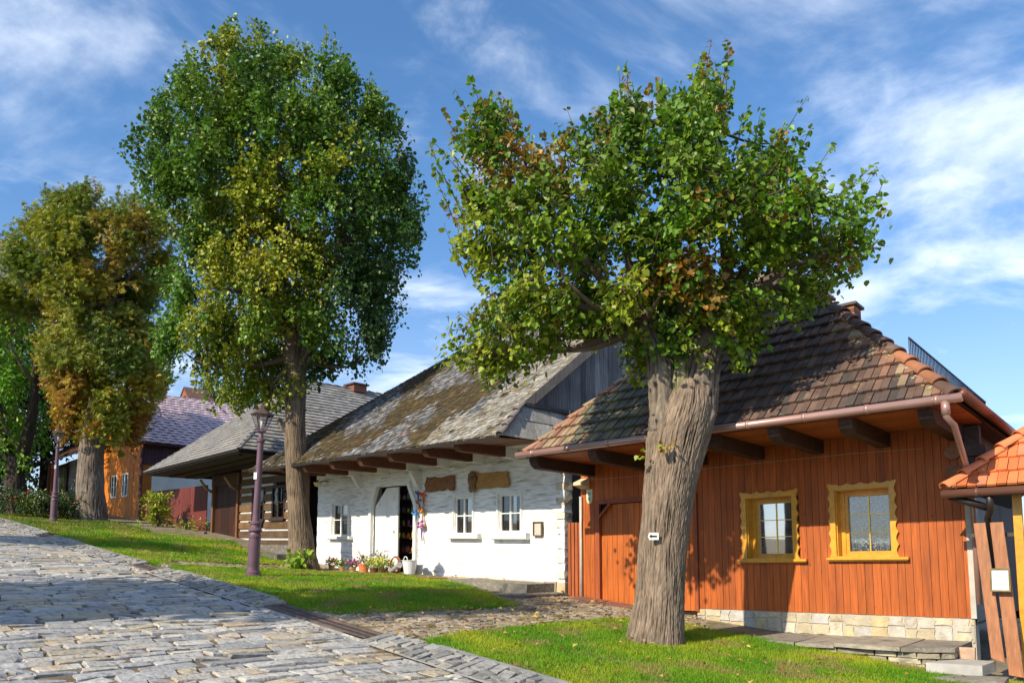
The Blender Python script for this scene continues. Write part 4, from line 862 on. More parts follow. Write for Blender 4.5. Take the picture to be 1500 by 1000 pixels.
def one(name, label, cat, mb, mat, grp=None, smooth=False, jitter=0, base=None):
    V = np.array(mb.v); c = V.mean(0); c[2] = V[:, 2].min()
    if base is not None: c = np.array(base)
    o = MB(); o.v = [tuple(v-c) for v in V]; o.f = mb.f; o.c = mb.c; o.mi = mb.mi
    ob = o.build(name, mat, None, smooth=smooth, jitter=jitter); ob.location = tuple(c); return tag(ob, label, cat, grp)
m = MB(); m.prism([hb(p) for p in [(-.28,-1.62,-.48), (.34,-1.55,-.48), (.40,-.95,-.48), (-.05,-.92,-.48)]], (0, 0, -.13)); one('concrete_slab', 'pale square concrete block step at the foot of the leaning planks', 'step', m, concrete)
m = MB(); m.prism([hb(p) for p in [(-.12,-2.05,-.60), (.62,-1.95,-.60), (.62,-1.60,-.60), (.02,-1.66,-.60)]], (0, 0, -.10), (.22,.21,.18)); one('stone_slab', 'dark rough flagstone lying in front of the pale concrete block', 'flagstone', m, drystone, jitter=.006)
m = MB(); m.prism([hb(p) for p in [(-.05,-.92,-.33), (.16,-.90,-.33), (.14,-.88,-.62), (-.0,-.90,-.62)]], tuple(-HB.n*.07), (.50,.34,.24)); one('broken_tile', 'broken pinkish stone piece leaning on the platform end', 'stone piece', m, stonew)
for (x, y, rz, lb) in ((-4.95, -1.15, .2, 'thin reddish metal plate lying beside the lime trunk'), (-3.6, -.75, .1, 'thin rust coloured plate lying on the slabs right of the lime trunk')):
    m = MB(); z = h(*HB.W(x, y, 0)[:2])+.03-HB.C[2] if x < -4.8 else -.315; m.prism([hb(p) for p in [(x-.5, y-.15, z), (x+.5, y-.22, z+.01), (x+.42, y+.16, z+.02), (x-.42, y+.18, z)]], (0, 0, -.012), (1,1,1)); one('metal_plate', lb, 'plate', m, mkmat('rust_plate', (.21,.10,.075), n1=(3,.2), bump=None, rough=.7))
for px, lb in ((858, 'thin brown plate on the ground at the left foot of the red gate'), (905, 'thin brown plate on the ground in the middle of the red gate')):
    x, _ = HB.loc(px, 880, -.3); m = MB(); m.prism([(*HB.W(x+a, y, 0)[:2], h(*HB.W(x+a, y, 0)[:2])+z) for a, y, z in ((-.35,-.45,.03), (.45,-.55,.035), (.40,-.08,.06), (-.3,-.06,.05))], (0, 0, -.014)); one('metal_plate', lb, 'plate', m, MATS['rust_plate'])
# slat fence and dark gap between the houses
m = MB()
for i in range(4):
    px = 833+i*5.2; x0, _ = HB.loc(px, 800, .0); x1, _ = HB.loc(px+3.9, 800, .0); z0 = h(*HB.W(x0, 0, 0)[:2])-HB.C[2]+.02; z1 = HB.loc(px, 765, 0)[1]
    m.hexa([hb(p) for p in [(x0,-.03,z0), (x1,-.03,z0), (x1,0,z0), (x0,0,z0), (x0,-.03,z1), (x1,-.03,z1), (x1,0,z1), (x0,0,z1)]], jit((.33,.085,.025), .15))
x0, _ = HB.loc(832, 800, 0); x1, _ = HB.loc(852, 800, 0); m.hexa([hb(p) for p in [(x0,.0,1.1), (x1,.0,1.1), (x1,.03,1.1), (x0,.03,1.1), (x0,.0,1.2), (x1,.0,1.2), (x1,.03,1.2), (x0,.03,1.2)]], (.2,.06,.02))
one('slat_fence', 'narrow red slat fence closing the gap between the white and the red house', 'fence', m, redwood)
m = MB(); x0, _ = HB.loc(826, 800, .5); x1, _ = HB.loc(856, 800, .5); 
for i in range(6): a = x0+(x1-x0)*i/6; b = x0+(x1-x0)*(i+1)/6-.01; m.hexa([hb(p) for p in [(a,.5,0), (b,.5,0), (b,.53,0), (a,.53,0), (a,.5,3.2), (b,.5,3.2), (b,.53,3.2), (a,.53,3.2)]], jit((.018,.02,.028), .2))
one('gap_shade_boards', 'near black boards added as the shade in the gap behind the slat fence', 'gate', m, darkwood)  # added boards, coloured near black to stand in for shade between the houses
m = MB(); x0, _ = HB.loc(852, 800, -.05); m.tube([HB.W(x0, -.07, .1), HB.W(x0, -.07, 2.2)], .03, 10); one('pale_pipe', 'thin pale grey pipe running up the left edge of the red house', 'pipe', m, MATS['pale_strip'], smooth=True)
m = MB(); x0, z0 = HB.loc(856, 708, -.05); m.hexa([hb(p) for p in [(x0-.10,-.30,z0-.05), (x0+.12,-.30,z0-.05), (x0+.12,-.0,z0-.12), (x0-.10,0,z0-.12), (x0-.10,-.30,z0+.01), (x0+.12,-.30,z0+.01), (x0+.12,0,z0+.12), (x0-.10,0,z0+.12)]]); one('wall_lamp', 'pale yellow boxy lamp under the left eave of the red house', 'lamp', m, mkmat('pale_lamp_shade', (.62,.52,.34), n1=None, bump=None))
# ================= white house =================
HW = House('whitewashed_house', 'white limewashed log house with mossy shingle roof and arched shop doorway', at(828, 848, 15.8), (-330, 786))
wr = [HW.rect(488, 738, 510, 784), HW.rect(667, 728, 692.5, 782), HW.rect(732, 723.5, 762.5, 779)]
dx0, dx1 = HW.loc(548, 780)[0], HW.loc(608, 780)[0]; dzt = HW.loc(586, 712)[1]; xm1 = HW.loc(556, 714)[0]; xm2 = HW.loc(599, 713)[0]; zd1 = HW.loc(545, 742)[1]; zd2 = HW.loc(611, 740)[1]
wall = rough_wall(HW, 'wall', -10.1, 0, -.06, 2.62, wr+[(dx0-.02, dx1+.02, -.1, dzt+.02)], whitelime, step=.075)
rough_wall(HW, 'wall_head', -10.1, 0, 2.62, 2.98, [], whitelime, step=.1, y=-.06, amp=.008)
m = MB()
def core(H, x0, x1, z0, z1, hs, d=.26):
    xs = [x0]
    for a, b, c, e in sorted(hs): m.box(xs[-1], a, .02, d, z0, z1); m.box(a, b, .02, d, z0, c) if c > z0 else None; m.box(a, b, .02, d, e, z1); xs.append(b)
    m.box(xs[-1], x1, .02, d, z0, z1)
core(HW, -10.1, -.04, -.5, 2.95, wr+[(dx0-.03, dx1+.03, -.6, dzt+.03)]); HW.bld(m, 'wall_core', mkmat('core_white', (.6,.6,.58), n1=None, bump=None))
sl = [HW.rect(480, 785, 514, 789, -.1), HW.rect(656, 781.5, 702, 788, -.1), HW.rect(720, 780, 773, 789, -.1)]
for w, s, lb, cu in zip(wr, sl, ('small white window left of the arched door', 'white window right of the arched door', 'white window nearest the corner'), (None, (.0,.45), (0,.42))):
    house_window(HW, w, .05, .035, whitepaint, pane_dark, 'm', 1, sill=(*s, .16), curtain=cu, label=lb, backs=.5, side=True)
    m = MB(); x0, x1, z0, z1 = w; f = .07
    for a, b, c, d in ((x0-f, x0-.02, z0-f, z1+f), (x1+.02, x1+f, z0-f, z1+f), (x0-.02, x1+.02, z1+.02, z1+f)): m.box(a, b, -.045, .0, c, d)
    HW.bld(m, 'architrave', whitepaint)
# corner: dovetailed log ends
m = MB()
for k in range(9):
    z = k*.31; m.box(-.20, .02, -.035-random.uniform(0, .012), .22, z+.02, z+.16, jit(pick([(.62,.58,.50), (.50,.44,.34), (.72,.71,.68)]), .08)); m.box(-.03-random.uniform(0, .08), .015, -.028, .22, z+.165, z+.325, jit((.72,.72,.70), .05))
HW.bld(m, 'log_corner', mkmat('log_end_white', (1,1,1), attr=True, n1=(8,.2), patch=((.28,.25,.2), 7, .58, .7), bump=(.6,.02,30)), jitter=.006)
m = MB(); x = -5.0
while x < .05:
    w = min(random.uniform(.25, .6), .06-x); m.box(x, x+w-.012, -.03-random.uniform(0, .03), .2, -.34, -.05-random.uniform(0, .02), jit(pick([(.46,.38,.24), (.40,.34,.24), (.50,.45,.33)]), .15)); x += w
HW.bld(m, 'plinth', stonew, jitter=.008)
# side wall toward the gap
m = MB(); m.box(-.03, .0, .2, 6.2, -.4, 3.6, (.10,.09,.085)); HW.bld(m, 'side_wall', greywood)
# arched doorway
m = MB(); t = .085
fr = [(dx0-.04, -.05), (dx0-.04, zd1), (xm1-.0, dzt+.03), ((xm1+xm2)/2, dzt+.11), (xm2, dzt+.06), (dx1+.03, zd2), (dx1+.03, -.05)]
for a, b in zip(fr[:-1], fr[1:]): m.beam((a[0], -.05, a[1]), (b[0], -.05, b[1]), .12, t*1.35, (1,1,1), (0,1,0)) if False else m.prism([(a[0], -.10, a[1]), (b[0], -.10, b[1]), (b[0]+(.11 if b[0] > (dx0+dx1)/2 else -.11), -.10, b[1]+.05), (a[0]+(.11 if a[0] > (dx0+dx1)/2 else -.11), -.10, a[1]+.05)], (0, .12, 0))
for sx, z in ((dx0-.04, zd1), (dx1+.03, zd2)):
    q = xm1 if sx < (dx0+dx1)/2 else xm2; m.prism([(sx, -.03, z-.02), (sx, -.03, dzt+.1), (q, -.03, dzt+.1)], (0, .05, 0))
HW.bld(m, 'door_frame', whitepaint)
xd = HW.loc(582, 780)[0]
m = MB()
for i in range(2):
    a = dx0+(xd-dx0)*i/2; b = dx0+(xd-dx0)*(i+1)/2-.012; zt = (lambda x: min(dzt-.01, zd1+(x-dx0)*(dzt-zd1)/(xm1-dx0)))
    m.prism([(a, .03, -.02), (b, .03, -.02), (b, .03, zt(b)), (a+(.0), .03, zt(a))], (0, .04, 0))
m.box(xd-.10, xd-.03, .02, .03, -.02, dzt-.02); dl = HW.bld(m, 'door_leaf', whitepaint)
m = MB(); kx, kz = HW.loc(577, 778); m.tube([(kx, .02, kz), (kx, -.02, kz)], .012, 8); m.tube([(kx+.02*math.cos(a), -.02, kz-.02+.03*math.sin(a)) for a in np.linspace(0, 6.28, 13)], .006, 5); HW.bld(m, 'door_handle', MATS['dark_iron'], dl)
# little shop room with shelves
m = MB(); a, b = xd-1.5, dx1+.3; D_ = 1.5
m.box(a, b, D_, D_+.03, -.1, 2.6); m.box(a-.03, a, .26, D_, -.1, 2.6); m.box(b, b+.03, .26, D_, -.1, 2.6); m.box(a, b, .26, D_, 2.5, 2.55); m.box(a, b, .1, D_, -.12, -.05)
HW.bld(m, 'shop_room', mkmat('shop_room', (.16,.13,.11), n1=(3,.2), bump=None))
shr = thing('shelf_unit', 'dark wooden shelves seen through the open shop door', 'shelves', tuple(HW.W((a+b)/2, .8, -.05)), math.atan2(HW.uh[1], HW.uh[0]))
zsh = [.10, .48, .86, 1.20, 1.56, 1.92, 2.2]; m = MB(); hw_ = lambda x, y, z: tuple(HW.W(x, y, z))
def wbox(m, f, x0, x1, y0, y1, z0, z1, c=(1,1,1)): m.hexa([f(x0,y0,z0), f(x1,y0,z0), f(x1,y1,z0), f(x0,y1,z0), f(x0,y0,z1), f(x1,y0,z1), f(x1,y1,z1), f(x0,y1,z1)], c)
xs0, xs1 = xd-.72, dx1-.12
for z in zsh: m = MB(); wbox(m, hw_, xs0, xs1, .42, .72, z-.025, z, (.09,.06,.045)); m.build('shelf_board', darkwood, shr, world=True)
m = MB(); wbox(m, hw_, xs0-.03, xs0, .42, .72, -.05, 2.3, (.08,.05,.04)); wbox(m, hw_, xs1, xs1+.03, .42, .72, -.05, 2.3, (.08,.05,.04)); wbox(m, hw_, xs0, xs1, .72, .74, -.05, 2.3, (.06,.045,.04)); m.build('shelf_sides', darkwood, shr, world=True)
jm = mkmat('glazed_ceramic', (1,1,1), attr=True, n1=None, bump=None, rough=.3)
jc = {0: [((.10,.25,.06), 'green'), ((.35,.09,.04), 'brick red'), ((.30,.25,.10), 'olive')], 1: [((.35,.08,.05), 'red'), ((.55,.20,.06), 'orange'), ((.30,.06,.05), 'dark red')], 2: [((.60,.35,.04), 'amber'), ((.50,.16,.03), 'orange brown'), ((.55,.40,.05), 'mustard')], 3: [((.30,.06,.25), 'purple'), ((.30,.35,.05), 'lime green'), ((.40,.10,.30), 'pink')], 4: [((.45,.35,.06), 'yellow'), ((.10,.25,.10), 'bottle green'), ((.18,.12,.20), 'plum')], 5: [((.45,.42,.38), 'cream'), ((.30,.28,.26), 'grey'), ((.40,.34,.28), 'beige')]}
shn = ['lowest', 'second lowest', 'third', 'fourth', 'fifth', 'topmost filled']; posn = ['leftmost', 'second from left', 'third from left', 'third from right', 'second from right', 'rightmost']
for k in range(6):
    for i in range(6):
        x = xs0+.05+(xs1-xs0-.1)*(i+.3)/6+random.uniform(-.02, .02); c, cn = jc[k][(i+k) % 3]; r_ = random.uniform(.035, .055); hh = random.uniform(.11, .2); m = MB(); b_ = HW.W(x, .50, zsh[k]+.001)
        m.lathe([(r_*.8, 0), (r_, .02), (r_, hh*.65), (r_*.7, hh*.82), (r_*.75, hh), (.001, hh+.005)], tuple(b_), 10, jit(c, .1)); one('ceramic_jar', f'{cn} jar standing {posn[i]} on the {shn[k]} shelf inside the shop door', 'jar', m, jm, 'jars on the shop shelves', smooth=True)
# eaves
z0e = 2.83; me = .85
for px, py in ((475,697), (508,696), (549.5,692), (592,688), (637,682), (689,676), (737,669)):
    x, z = HW.loc(px, py, -.45); m = MB(); m.prism([(x-.085, a, b) for a, b in [(-1.80, z0e-.02), (-1.80, z0e-.14), (-1.72, z+.0), (-.45, z), (-.45, z0e+.10), (-1.0, z0e+.10)]], (.17, 0, 0), jit((.13,.052,.028), .2)); HW.bld(m, 'eave_beam', darkwood)
    m = MB(); m.prism([(x-.085, a, b) for a, b in [(-.45, z), (.0, z-.03), (.0, z0e+.1), (-.45, z0e+.10)]], (.17, 0, 0)); HW.bld(m, 'whitewashed_beam_end', whitepaint)
m = MB(); y = -1.84
while y < -.42: m.box(-10.6, -.12, y, y+.155, 2.795+max(0, (y+1.84))*.06, 2.815+(y+1.84)*.06, jit((.17,.065,.03), .25)); y += .16
HW.bld(m, 'soffit', redwood)
m = MB(); m.box(-10.1, -.05, -.42, .0, 2.86, 2.89); HW.bld(m, 'white_soffit', whitepaint)
m = MB(); m.box(-10.7, -.02, -1.88, -1.85, z0e-.04, z0e+.02, (.12,.10,.085)); HW.bld(m, 'fascia', greywood)
for px in (529, 616):
    x, z = HW.loc(px, 705, 0); m = MB(); m.prism([(x-.07, a, b) for a, b in [(.0, z-.22), (-.09, z-.18), (-.34, z+.16), (-.34, z+.26), (0, z+.26)]], (.14, 0, 0)); HW.bld(m, 'eave_bracket', whitepaint)
# roof
def shcol(c, r):
    x, y, z = c; n = rnoise((x, y*1.4, z), .55, 2)+.45*rnoise((x, y, z), 2.2, 5)+.25*rnoise((x*3, y, z), 5, 1); low = (4.6-z)*.06; left = (-x-4)*.035
    v = n+low+left*.8
    if v > .22: base = pick([(.065,.047,.022), (.085,.062,.025), (.05,.041,.024), (.10,.072,.03)])
    elif v > .0: base = pick([(.085,.07,.05), (.11,.095,.075), (.06,.055,.05), (.19,.185,.18)])
    else: base = pick([(.13,.133,.142), (.18,.182,.19), (.095,.098,.105), (.24,.242,.25), (.08,.08,.085)])
    if rnoise((x*.8, y, z), .9, 21) > .5: base = (base[0]*1.1+.012, base[1]*.9, base[2]*.88)
    if x > -1.6 or (x > -2.6 and z < 3.6): base = pick([(.26,.25,.23), (.22,.21,.19), (.32,.31,.28), (.20,.17,.11)])
    return jit(base, .2)
shm = mkmat('mossy_shingle', (1,1,1), attr=True, n1=(7,.3), patch=((.058,.042,.018), 3.0, .56, .68), bump=(.9,.02,30), rough=.95)
zr = z0e+me*(3.2+1.9); e1 = (-.28, -.93, z0e+.97*me); mid = (-9.88, -.93, z0e+.97*me)
P1 = [(-10.85, -1.9, z0e), (.0, -1.9, z0e), e1, mid]; P2 = [mid, e1, (.5, 3.2, zr), (-5.3, 3.2, zr)]
m = MB()
for P in (P1, P2): tiles(m, P, (1,0,0), shcol, .10, .106, .009, .016, .006, .45, over=1.35, skew=.035)
wrf = HW.bld(m, 'roof', shm)
m = MB()
for P in (P1, P2, [(-10.85, -1.9, z0e), mid, (-5.3, 3.2, zr), (-10.85, 8.3, z0e)], [(-5.3, 3.2, zr), (.5, 3.2, zr), (0, 8.3, z0e), (-10.85, 8.3, z0e)]):
    n = len(P); m.add(dn(P, .03)+dn(P, .08), [list(range(n)), list(range(2*n-1, n-1, -1))]+[(i, (i+1) % n, (i+1) % n+n, i+n) for i in range(n)])
HW.bld(m, 'roof_deck', MATS['dark_core'], wrf)
m = MB(); tiles(m, [(-10.85, -1.9, z0e), (-5.3, 3.2, zr), (-10.85, 8.3, z0e)], (0,1,0), shcol, .2, .2, .01, .02, .01, .3); HW.bld(m, 'left_roof_slope', shm, wrf)
m = MB(); m.beam(Vector(e1)+Vector((.02,0,-.10)), Vector((.52, 3.2, zr-.10)), .04, .19, (.15,.14,.14)); m.beam(Vector((.52, 3.2, zr-.08)), Vector((.4, 8.0, 3.1)), .04, .17, (.15,.14,.14)); HW.bld(m, 'barge_board', greywood, wrf)
m = MB(); caps(HW, m, (-5.2, 3.2, zr+.02), (.5, 3.2, zr+.02), lambda t: jit((.30,.10,.08), .15), r=.09); HW.bld(m, 'ridge_tiles', claym, wrf)
m = MB(); tiles(m, [(.0, -1.9, z0e), (.0, 4.5, z0e), (-.28, 4.5, e1[2]), e1], (0,1,0), lambda c, r: jit(pick([(.42,.41,.38), (.38,.37,.35), (.46,.45,.42)]), .12), .42, .44, .01, .012, .002, .1); HW.bld(m, 'skirt_roof', greywood, wrf)
m = MB(); caps(HW, m, (.0, -1.88, z0e+.02), (e1[0], e1[1], e1[2]+.02), lambda t: jit((.17,.15,.15), .15), r=.075, ln=.3); HW.bld(m, 'hip_caps', greywood, wrf)
gy = lambda y: 3.60+.0 if False else None
m = MB(); y = -.85
while y < 6.9:
    w = .17*random.uniform(.85, 1.15); zt = lambda yy: zr-.16-abs(yy-3.2)*me
    m.hexa([(-.30,y,3.55), (-.27,y,3.55), (-.27,y+w-.008,3.55), (-.30,y+w-.008,3.55), (-.30,y,zt(y)), (-.27,y,zt(y)), (-.27,y+w-.008,zt(y+w)), (-.30,y+w-.008,zt(y+w))], jit(pick([(.27,.26,.26), (.34,.33,.32), (.20,.19,.195)]), .15)); y += w
HW.bld(m, 'gable_planks', greywood)
m = MB(); m.beam((-.25, -.95, 3.60), (-.2, 4.5, 3.60), .10, .07, (.12,.11,.11)); HW.bld(m, 'gable_ledge', greywood)
# carved boards and the notice box on the white wall
def wob(x0, x1, z0, z1, n, amp, seed):
    P = []
    per = [((x0, z0), (x1, z0)), ((x1, z0), (x1, z1)), ((x1, z1), (x0, z1)), ((x0, z1), (x0, z0))]
    for a, b in per:
        for k in range(n): t = k/n; x = a[0]+(b[0]-a[0])*t; z = a[1]+(b[1]-a[1])*t; P.append((x+amp*mn.noise(Vector((x*7, z*7, seed))), z+amp*mn.noise(Vector((x*7, z*7, seed+9)))))
    return P
carve = mkmat('carved_brown_board', (1,1,1), attr=True, n1=(5,.2), grain=(2,2,12,3), gvar=.3, patch=((.10,.045,.02), 8, .56, .66), bump=(.8,.015,20), rough=.6)
def wpoly(m, P, y, th, c): m.prism([hw_(a, y, b) for a, b in P], tuple(-HW.n*th), c)
r1 = HW.rect(625, 698, 667, 718, -.06); m = MB(); wpoly(m, wob(*r1, 7, .08, 1.), -.09, .04, (.22,.095,.035)); one('carved_board', 'reddish brown carved board with wavy bark edge above the door flowers', 'sign board', m, carve)
r2 = HW.rect(697, 691, 744.5, 714, -.06); m = MB(); P = wob(*r2, 7, .07, 4.); wpoly(m, P, -.10, .05, (.38,.20,.055)); one('carved_board', 'long honey brown carved board beside the wooden figure', 'sign board', m, mkmat('honey_board', (1,1,1), attr=True, n1=(5,.15), grain=(2,2,12,3), gvar=.25, bump=(.5,.01,20), rough=.6))
fx, fz = HW.loc(692, 704, -.12); fr_ = thing('carved_figure', 'carved wooden figure hanging at the left end of the honey brown board', 'carving', hw_(fx, -.12, fz-.2)); m = MB(); cw = (.22,.13,.07)
for (dx, dz, r_, s_) in ((.02, .15, .09, 1.0), (0, -.0, .11, 1.3), (-.045, -.17, .06, 1.8), (.055, -.17, .06, 1.8), (-.10, .05, .045, 1.5), (.10, .04, .05, 1.3), (-.04, .20, .028, 1), (.075, .205, .028, 1), (-.05, .09, .035, 1)): m.ball(hw_(fx+dx, -.13, fz+dz), r_, 8, jit(cw, .1), s_)
m.build('figure_body', carve, fr_, world=True, smooth=True)
m = MB()
for sx in (-1, 1): wpoly(m, [(fx+sx*.05, fz+.08), (fx+sx*.19, fz+.19), (fx+sx*.17, fz+.02), (fx+sx*.08, fz-.06)], -.10, .03, (.26,.15,.07))
m.build('figure_wing', carve, fr_, world=True)
r3 = HW.rect(782, 763.5, 795, 785, -.05); nb = thing('notice_box', 'small brown framed notice with a pale sheet right of the last white window', 'notice', hw_((r3[0]+r3[1])/2, -.05, r3[2])); m = MB()
for a, b, c, d in ((r3[0], r3[1], r3[2], r3[2]+.025), (r3[0], r3[1], r3[3]-.025, r3[3]), (r3[0], r3[0]+.025, r3[2]+.025, r3[3]-.025), (r3[1]-.025, r3[1], r3[2]+.025, r3[3]-.025)): wbox(m, hw_, a, b, -.09, -.03, c, d, (.14,.09,.05))
m.build('frame', darkwood, nb, world=True); m = MB(); wbox(m, hw_, r3[0]+.025, r3[1]-.025, -.06, -.045, r3[2]+.025, r3[3]-.025); m.build('notice_sheet', mkmat('old_paper', (.48,.46,.40), n1=(20,.2), bump=None), nb, world=True)
# lamp at the left corner of the white house
x, z = HW.loc(466, 707, -.3); lm = thing('wall_lamp', 'round cream wall lamp under the eave at the left end of the white house', 'lamp', hw_(x, -.3, z)); m = MB(); m.lathe([(.005, -.12), (.10, -.09), (.14, 0), (.15, .01)], hw_(x, -.3, z), 14); m.build('lamp_shade', MATS['pale_lamp_shade'], lm, world=True, smooth=True); m = MB(); m.tube([hw_(x, -.3, z+.01), hw_(x+.1, -.15, z+.07), hw_(x+.1, .0, z+.05)], .015, 6); m.build('lamp_arm', MATS['dark_iron'], lm, world=True)
# terrace, steps
def wslab(name, label, P, z, th, col, mat=drystone, grp=None, cat='step'):
    m = MB(); m.prism([hw_(a, b, z) for a, b in P], (0, 0, -th), col); return one(name, label, cat, m, mat, grp, jitter=.006)
wslab('stone_step', 'upper weathered stone step at the right end of the white house', [(-2.7,-.95), (-.55,-1.05), (-.25,-.9), (-.25,-.06), (-2.9,-.06)], -.09, .24, (.21,.19,.16), grp='steps at the right end of the white house')
wslab('stone_step', 'lower stone step reaching to the corner of the white house', [(-2.3,-1.4), (-.1,-1.5), (.12,-1.3), (.12,-.06), (-.24,-.06), (-.24,-1.08), (-2.6,-1.0)], -.27, .2, (.17,.155,.13), grp='steps at the right end of the white house')
for (a0, a1, b0, b1, lb) in ((-5.3, -3.9, -.95, -.35, 'rust brown sheet lying on the terrace right of the bucket'), (-4.3, -3.1, -1.05, -.6, 'rust brown sheet nearest the stone steps on the terrace')):
    m = MB(); q = [(a0, b0), (a1, b0-.08), (a1+.05, b1-.05), (a0, b1)]; m.prism([(*HW.W(a, b, 0)[:2], max(h(*HW.W(a, b, 0)[:2]), HW.W(a, b, 0)[2]-.12)+.05) for a, b in q], (0, 0, -.015)); one('metal_sheet', lb, 'sheet', m, MATS['rust_plate'])
m = MB(); 
for i in range(9):
    a = -10.2+i*.86; P = []
    for aa, bb in ((a, -.95), (a+.85, -.95), (a+.85, -.02), (a, -.02)): w = HW.W(aa, bb, 0); P.append((w[0], w[1], max(h(w[0], w[1]), w[2]-.13)+.02))
    m.prism(P, (0, 0, -.12), jit((.27,.22,.17), .1))
tag(m.build('terrace', drystone), kind='structure')
# ---------- flowers, pots, baskets at the shop door ----------
leafm = leafA; potm = mkmat('terracotta', (1,1,1), attr=True, n1=(8,.2), bump=(.2,.003,60), rough=.8)
def plant_leaves(name, c, rad, hgt, n, cols, size, parent, shape='oval', up=.4):
    c = np.array(c); P = RNG.normal(0, 1, (n, 3)); P /= np.linalg.norm(P, axis=1)[:, None]; P *= RNG.uniform(.2, 1, (n, 1))**.5; P[:, 2] = abs(P[:, 2]); D = P.copy(); D[:, 2] += up; P = c+P*np.array([rad, rad, hgt])
    C = np.array([cols[i] for i in RNG.integers(0, len(cols), n)])*RNG.uniform(.7, 1.3, (n, 1)); return leaf_mesh(name, P, D, size*RNG.uniform(.6, 1.3, n), C, shape, parent, droop=-.3)
def flower_pot(px, yy, r_, hh, pc, leafc, flc, label, rad=.14, ph=.16, nf=60, spiky=0):
    x, _ = HW.loc(px, 825, yy); w = HW.W(x, yy, 0); z = max(h(w[0], w[1]), w[2]-.13)+.03; t = thing('flower_pot', label, 'potted plant', (w[0], w[1], z), 0, 'flower pots by the shop door')
    m = MB(); m.lathe([(.001, 0), (r_*.75, 0), (r_, hh*.85), (r_*1.08, hh*.85), (r_*1.08, hh), (r_*.9, hh), (.001, hh*.9)], (w[0], w[1], z), 14, pc); m.build('pot', potm, t, world=True, smooth=False)
    rad *= 1.3; ph *= 1.2; plant_leaves('foliage', (w[0], w[1], z+hh*.9), rad, ph, 190, leafc, .06, t)
    if flc: plant_leaves('blossoms', (w[0], w[1], z+hh*.9+ph*.35), rad*1.1, ph*.9, nf*2, flc, .06, t, up=.9)
    if spiky:
        m = MB()
        for _ in range(spiky): a = random.uniform(0, 6.28); e = random.uniform(.1, .3); m.tube([(w[0], w[1], z+hh), (w[0]+math.cos(a)*e*.4, w[1]+math.sin(a)*e*.4, z+hh+.2), (w[0]+math.cos(a)*e, w[1]+math.sin(a)*e, z+hh+random.uniform(.25, .45))], [.004, .003, .002], 4, jit((.16,.14,.10), .3))
        m.build('stems', twigm, t, world=True)
gl = [(.05,.15,.02), (.08,.20,.02), (.04,.10,.02)]
flower_pot(486, -.6, .09, .13, (.45,.22,.08), gl, [(.75,.25,.02), (.8,.4,.03)], 'small pot with orange flowers, nearest the left lime trunk')
flower_pot(501, -.65, .10, .12, (.48,.28,.10), gl, [(.75,.65,.08)], 'small pot with green leaves and a few yellow flowers beside the orange ones', nf=16, spiky=4)
flower_pot(517, -.62, .10, .13, (.50,.30,.12), gl, [(.65,.08,.40), (.55,.1,.45)], 'small pot with magenta flowers')
flower_pot(533, -.6, .15, .22, (.62,.20,.08), [(.10,.09,.08), (.12,.14,.06)], None, 'big terracotta pot with thin dry stems in front of the door post', rad=.2, ph=.2, spiky=22)
flower_pot(548, -.75, .12, .14, (.14,.06,.03), [(.25,.35,.03), (.18,.28,.03)], [(.7,.65,.05), (.6,.6,.08)], 'pot of dense yellow flowers right of the big terracotta pot', rad=.19, ph=.2)
flower_pot(562, -.78, .12, .14, (.12,.05,.03), [(.22,.30,.03), (.15,.22,.03)], [(.75,.7,.06), (.5,.55,.08)], 'pot of dense yellow flowers next to the wicker hoop', rad=.19, ph=.2)
flower_pot(556, -.35, .13, .2, (.15,.12,.10), gl+[(.12,.22,.03)], [(.3,.2,.5)], 'tall leafy pot with tiny violet flowers behind the yellow ones', rad=.24, ph=.34, nf=20, spiky=10)
x, _ = HW.loc(580, 825, -.75); w = HW.W(x, -.75, 0); z = max(h(w[0], w[1]), w[2]-.13)+.05; c = np.array([w[0], w[1], z+.21]); m = MB(); U_ = HW.uh; R_2 = random
for k in range(3): m.tube([tuple(c+U_*math.cos(a)*(.21-.012*k)+np.array([0,0,1])*math.sin(a)*(.21-.012*k)+HW.n*(.02*k)) for a in np.linspace(0, 2*math.pi, 33)], .014, 6, (.24,.09,.04))
one('wicker_hoop', 'round brown wicker hoop leaning by the yellow flowers', 'wreath', m, carve)
m = MB(); c2 = c-HW.n*(-.08)+np.array([0, 0, -.10]); p = c2-U_*.12+np.array([0,0,-.06]); q = c2+U_*.26+np.array([0,0,.10]); m.tube([tuple(p), tuple(q)], [.045, .07], 14); m.tube([tuple(q), tuple(q+U_*.01)], [.075, .075], 14); one('metal_can', 'tipped silver metal can lying in front of the wicker hoop', 'can', m, mkmat('tin', (.55,.55,.57), n1=(4,.1), bump=None, rough=.35, metal=.6), smooth=False)
def pail(px, yy, label, hh=.34, r0=.13, r1=.19, col=(.62,.64,.66)):
    x, _ = HW.loc(px, 830, yy); w = HW.W(x, yy, 0); z = max(h(w[0], w[1]), w[2]-.13)+.04; t = thing('bucket', label, 'bucket', (w[0], w[1], z)); m = MB(); m.lathe([(.001, 0), (r0, 0), (r1, hh), (r1+.012, hh), (r1+.012, hh+.012), (r1-.01, hh), (r0-.01, .02), (.001, .02)], (w[0], w[1], z), 20, col); m.build('pail', jm, t, world=True, smooth=False)
    m = MB(); m.tube([tuple(np.array([w[0], w[1], z+hh])+U_*(-r1*.55)+HW.n*.05+U_*.08*math.cos(a)+np.array([0,0,1])*.10*math.sin(a)) for a in np.linspace(0, math.pi, 12)], .01, 6, col); m.build('handle', jm, t, world=True)
pail(600, -.6, 'white enamel bucket beside the open shop door'); pail(613, -.25, 'small grey bucket behind the white bucket', .22, .09, .12, (.32,.34,.36))
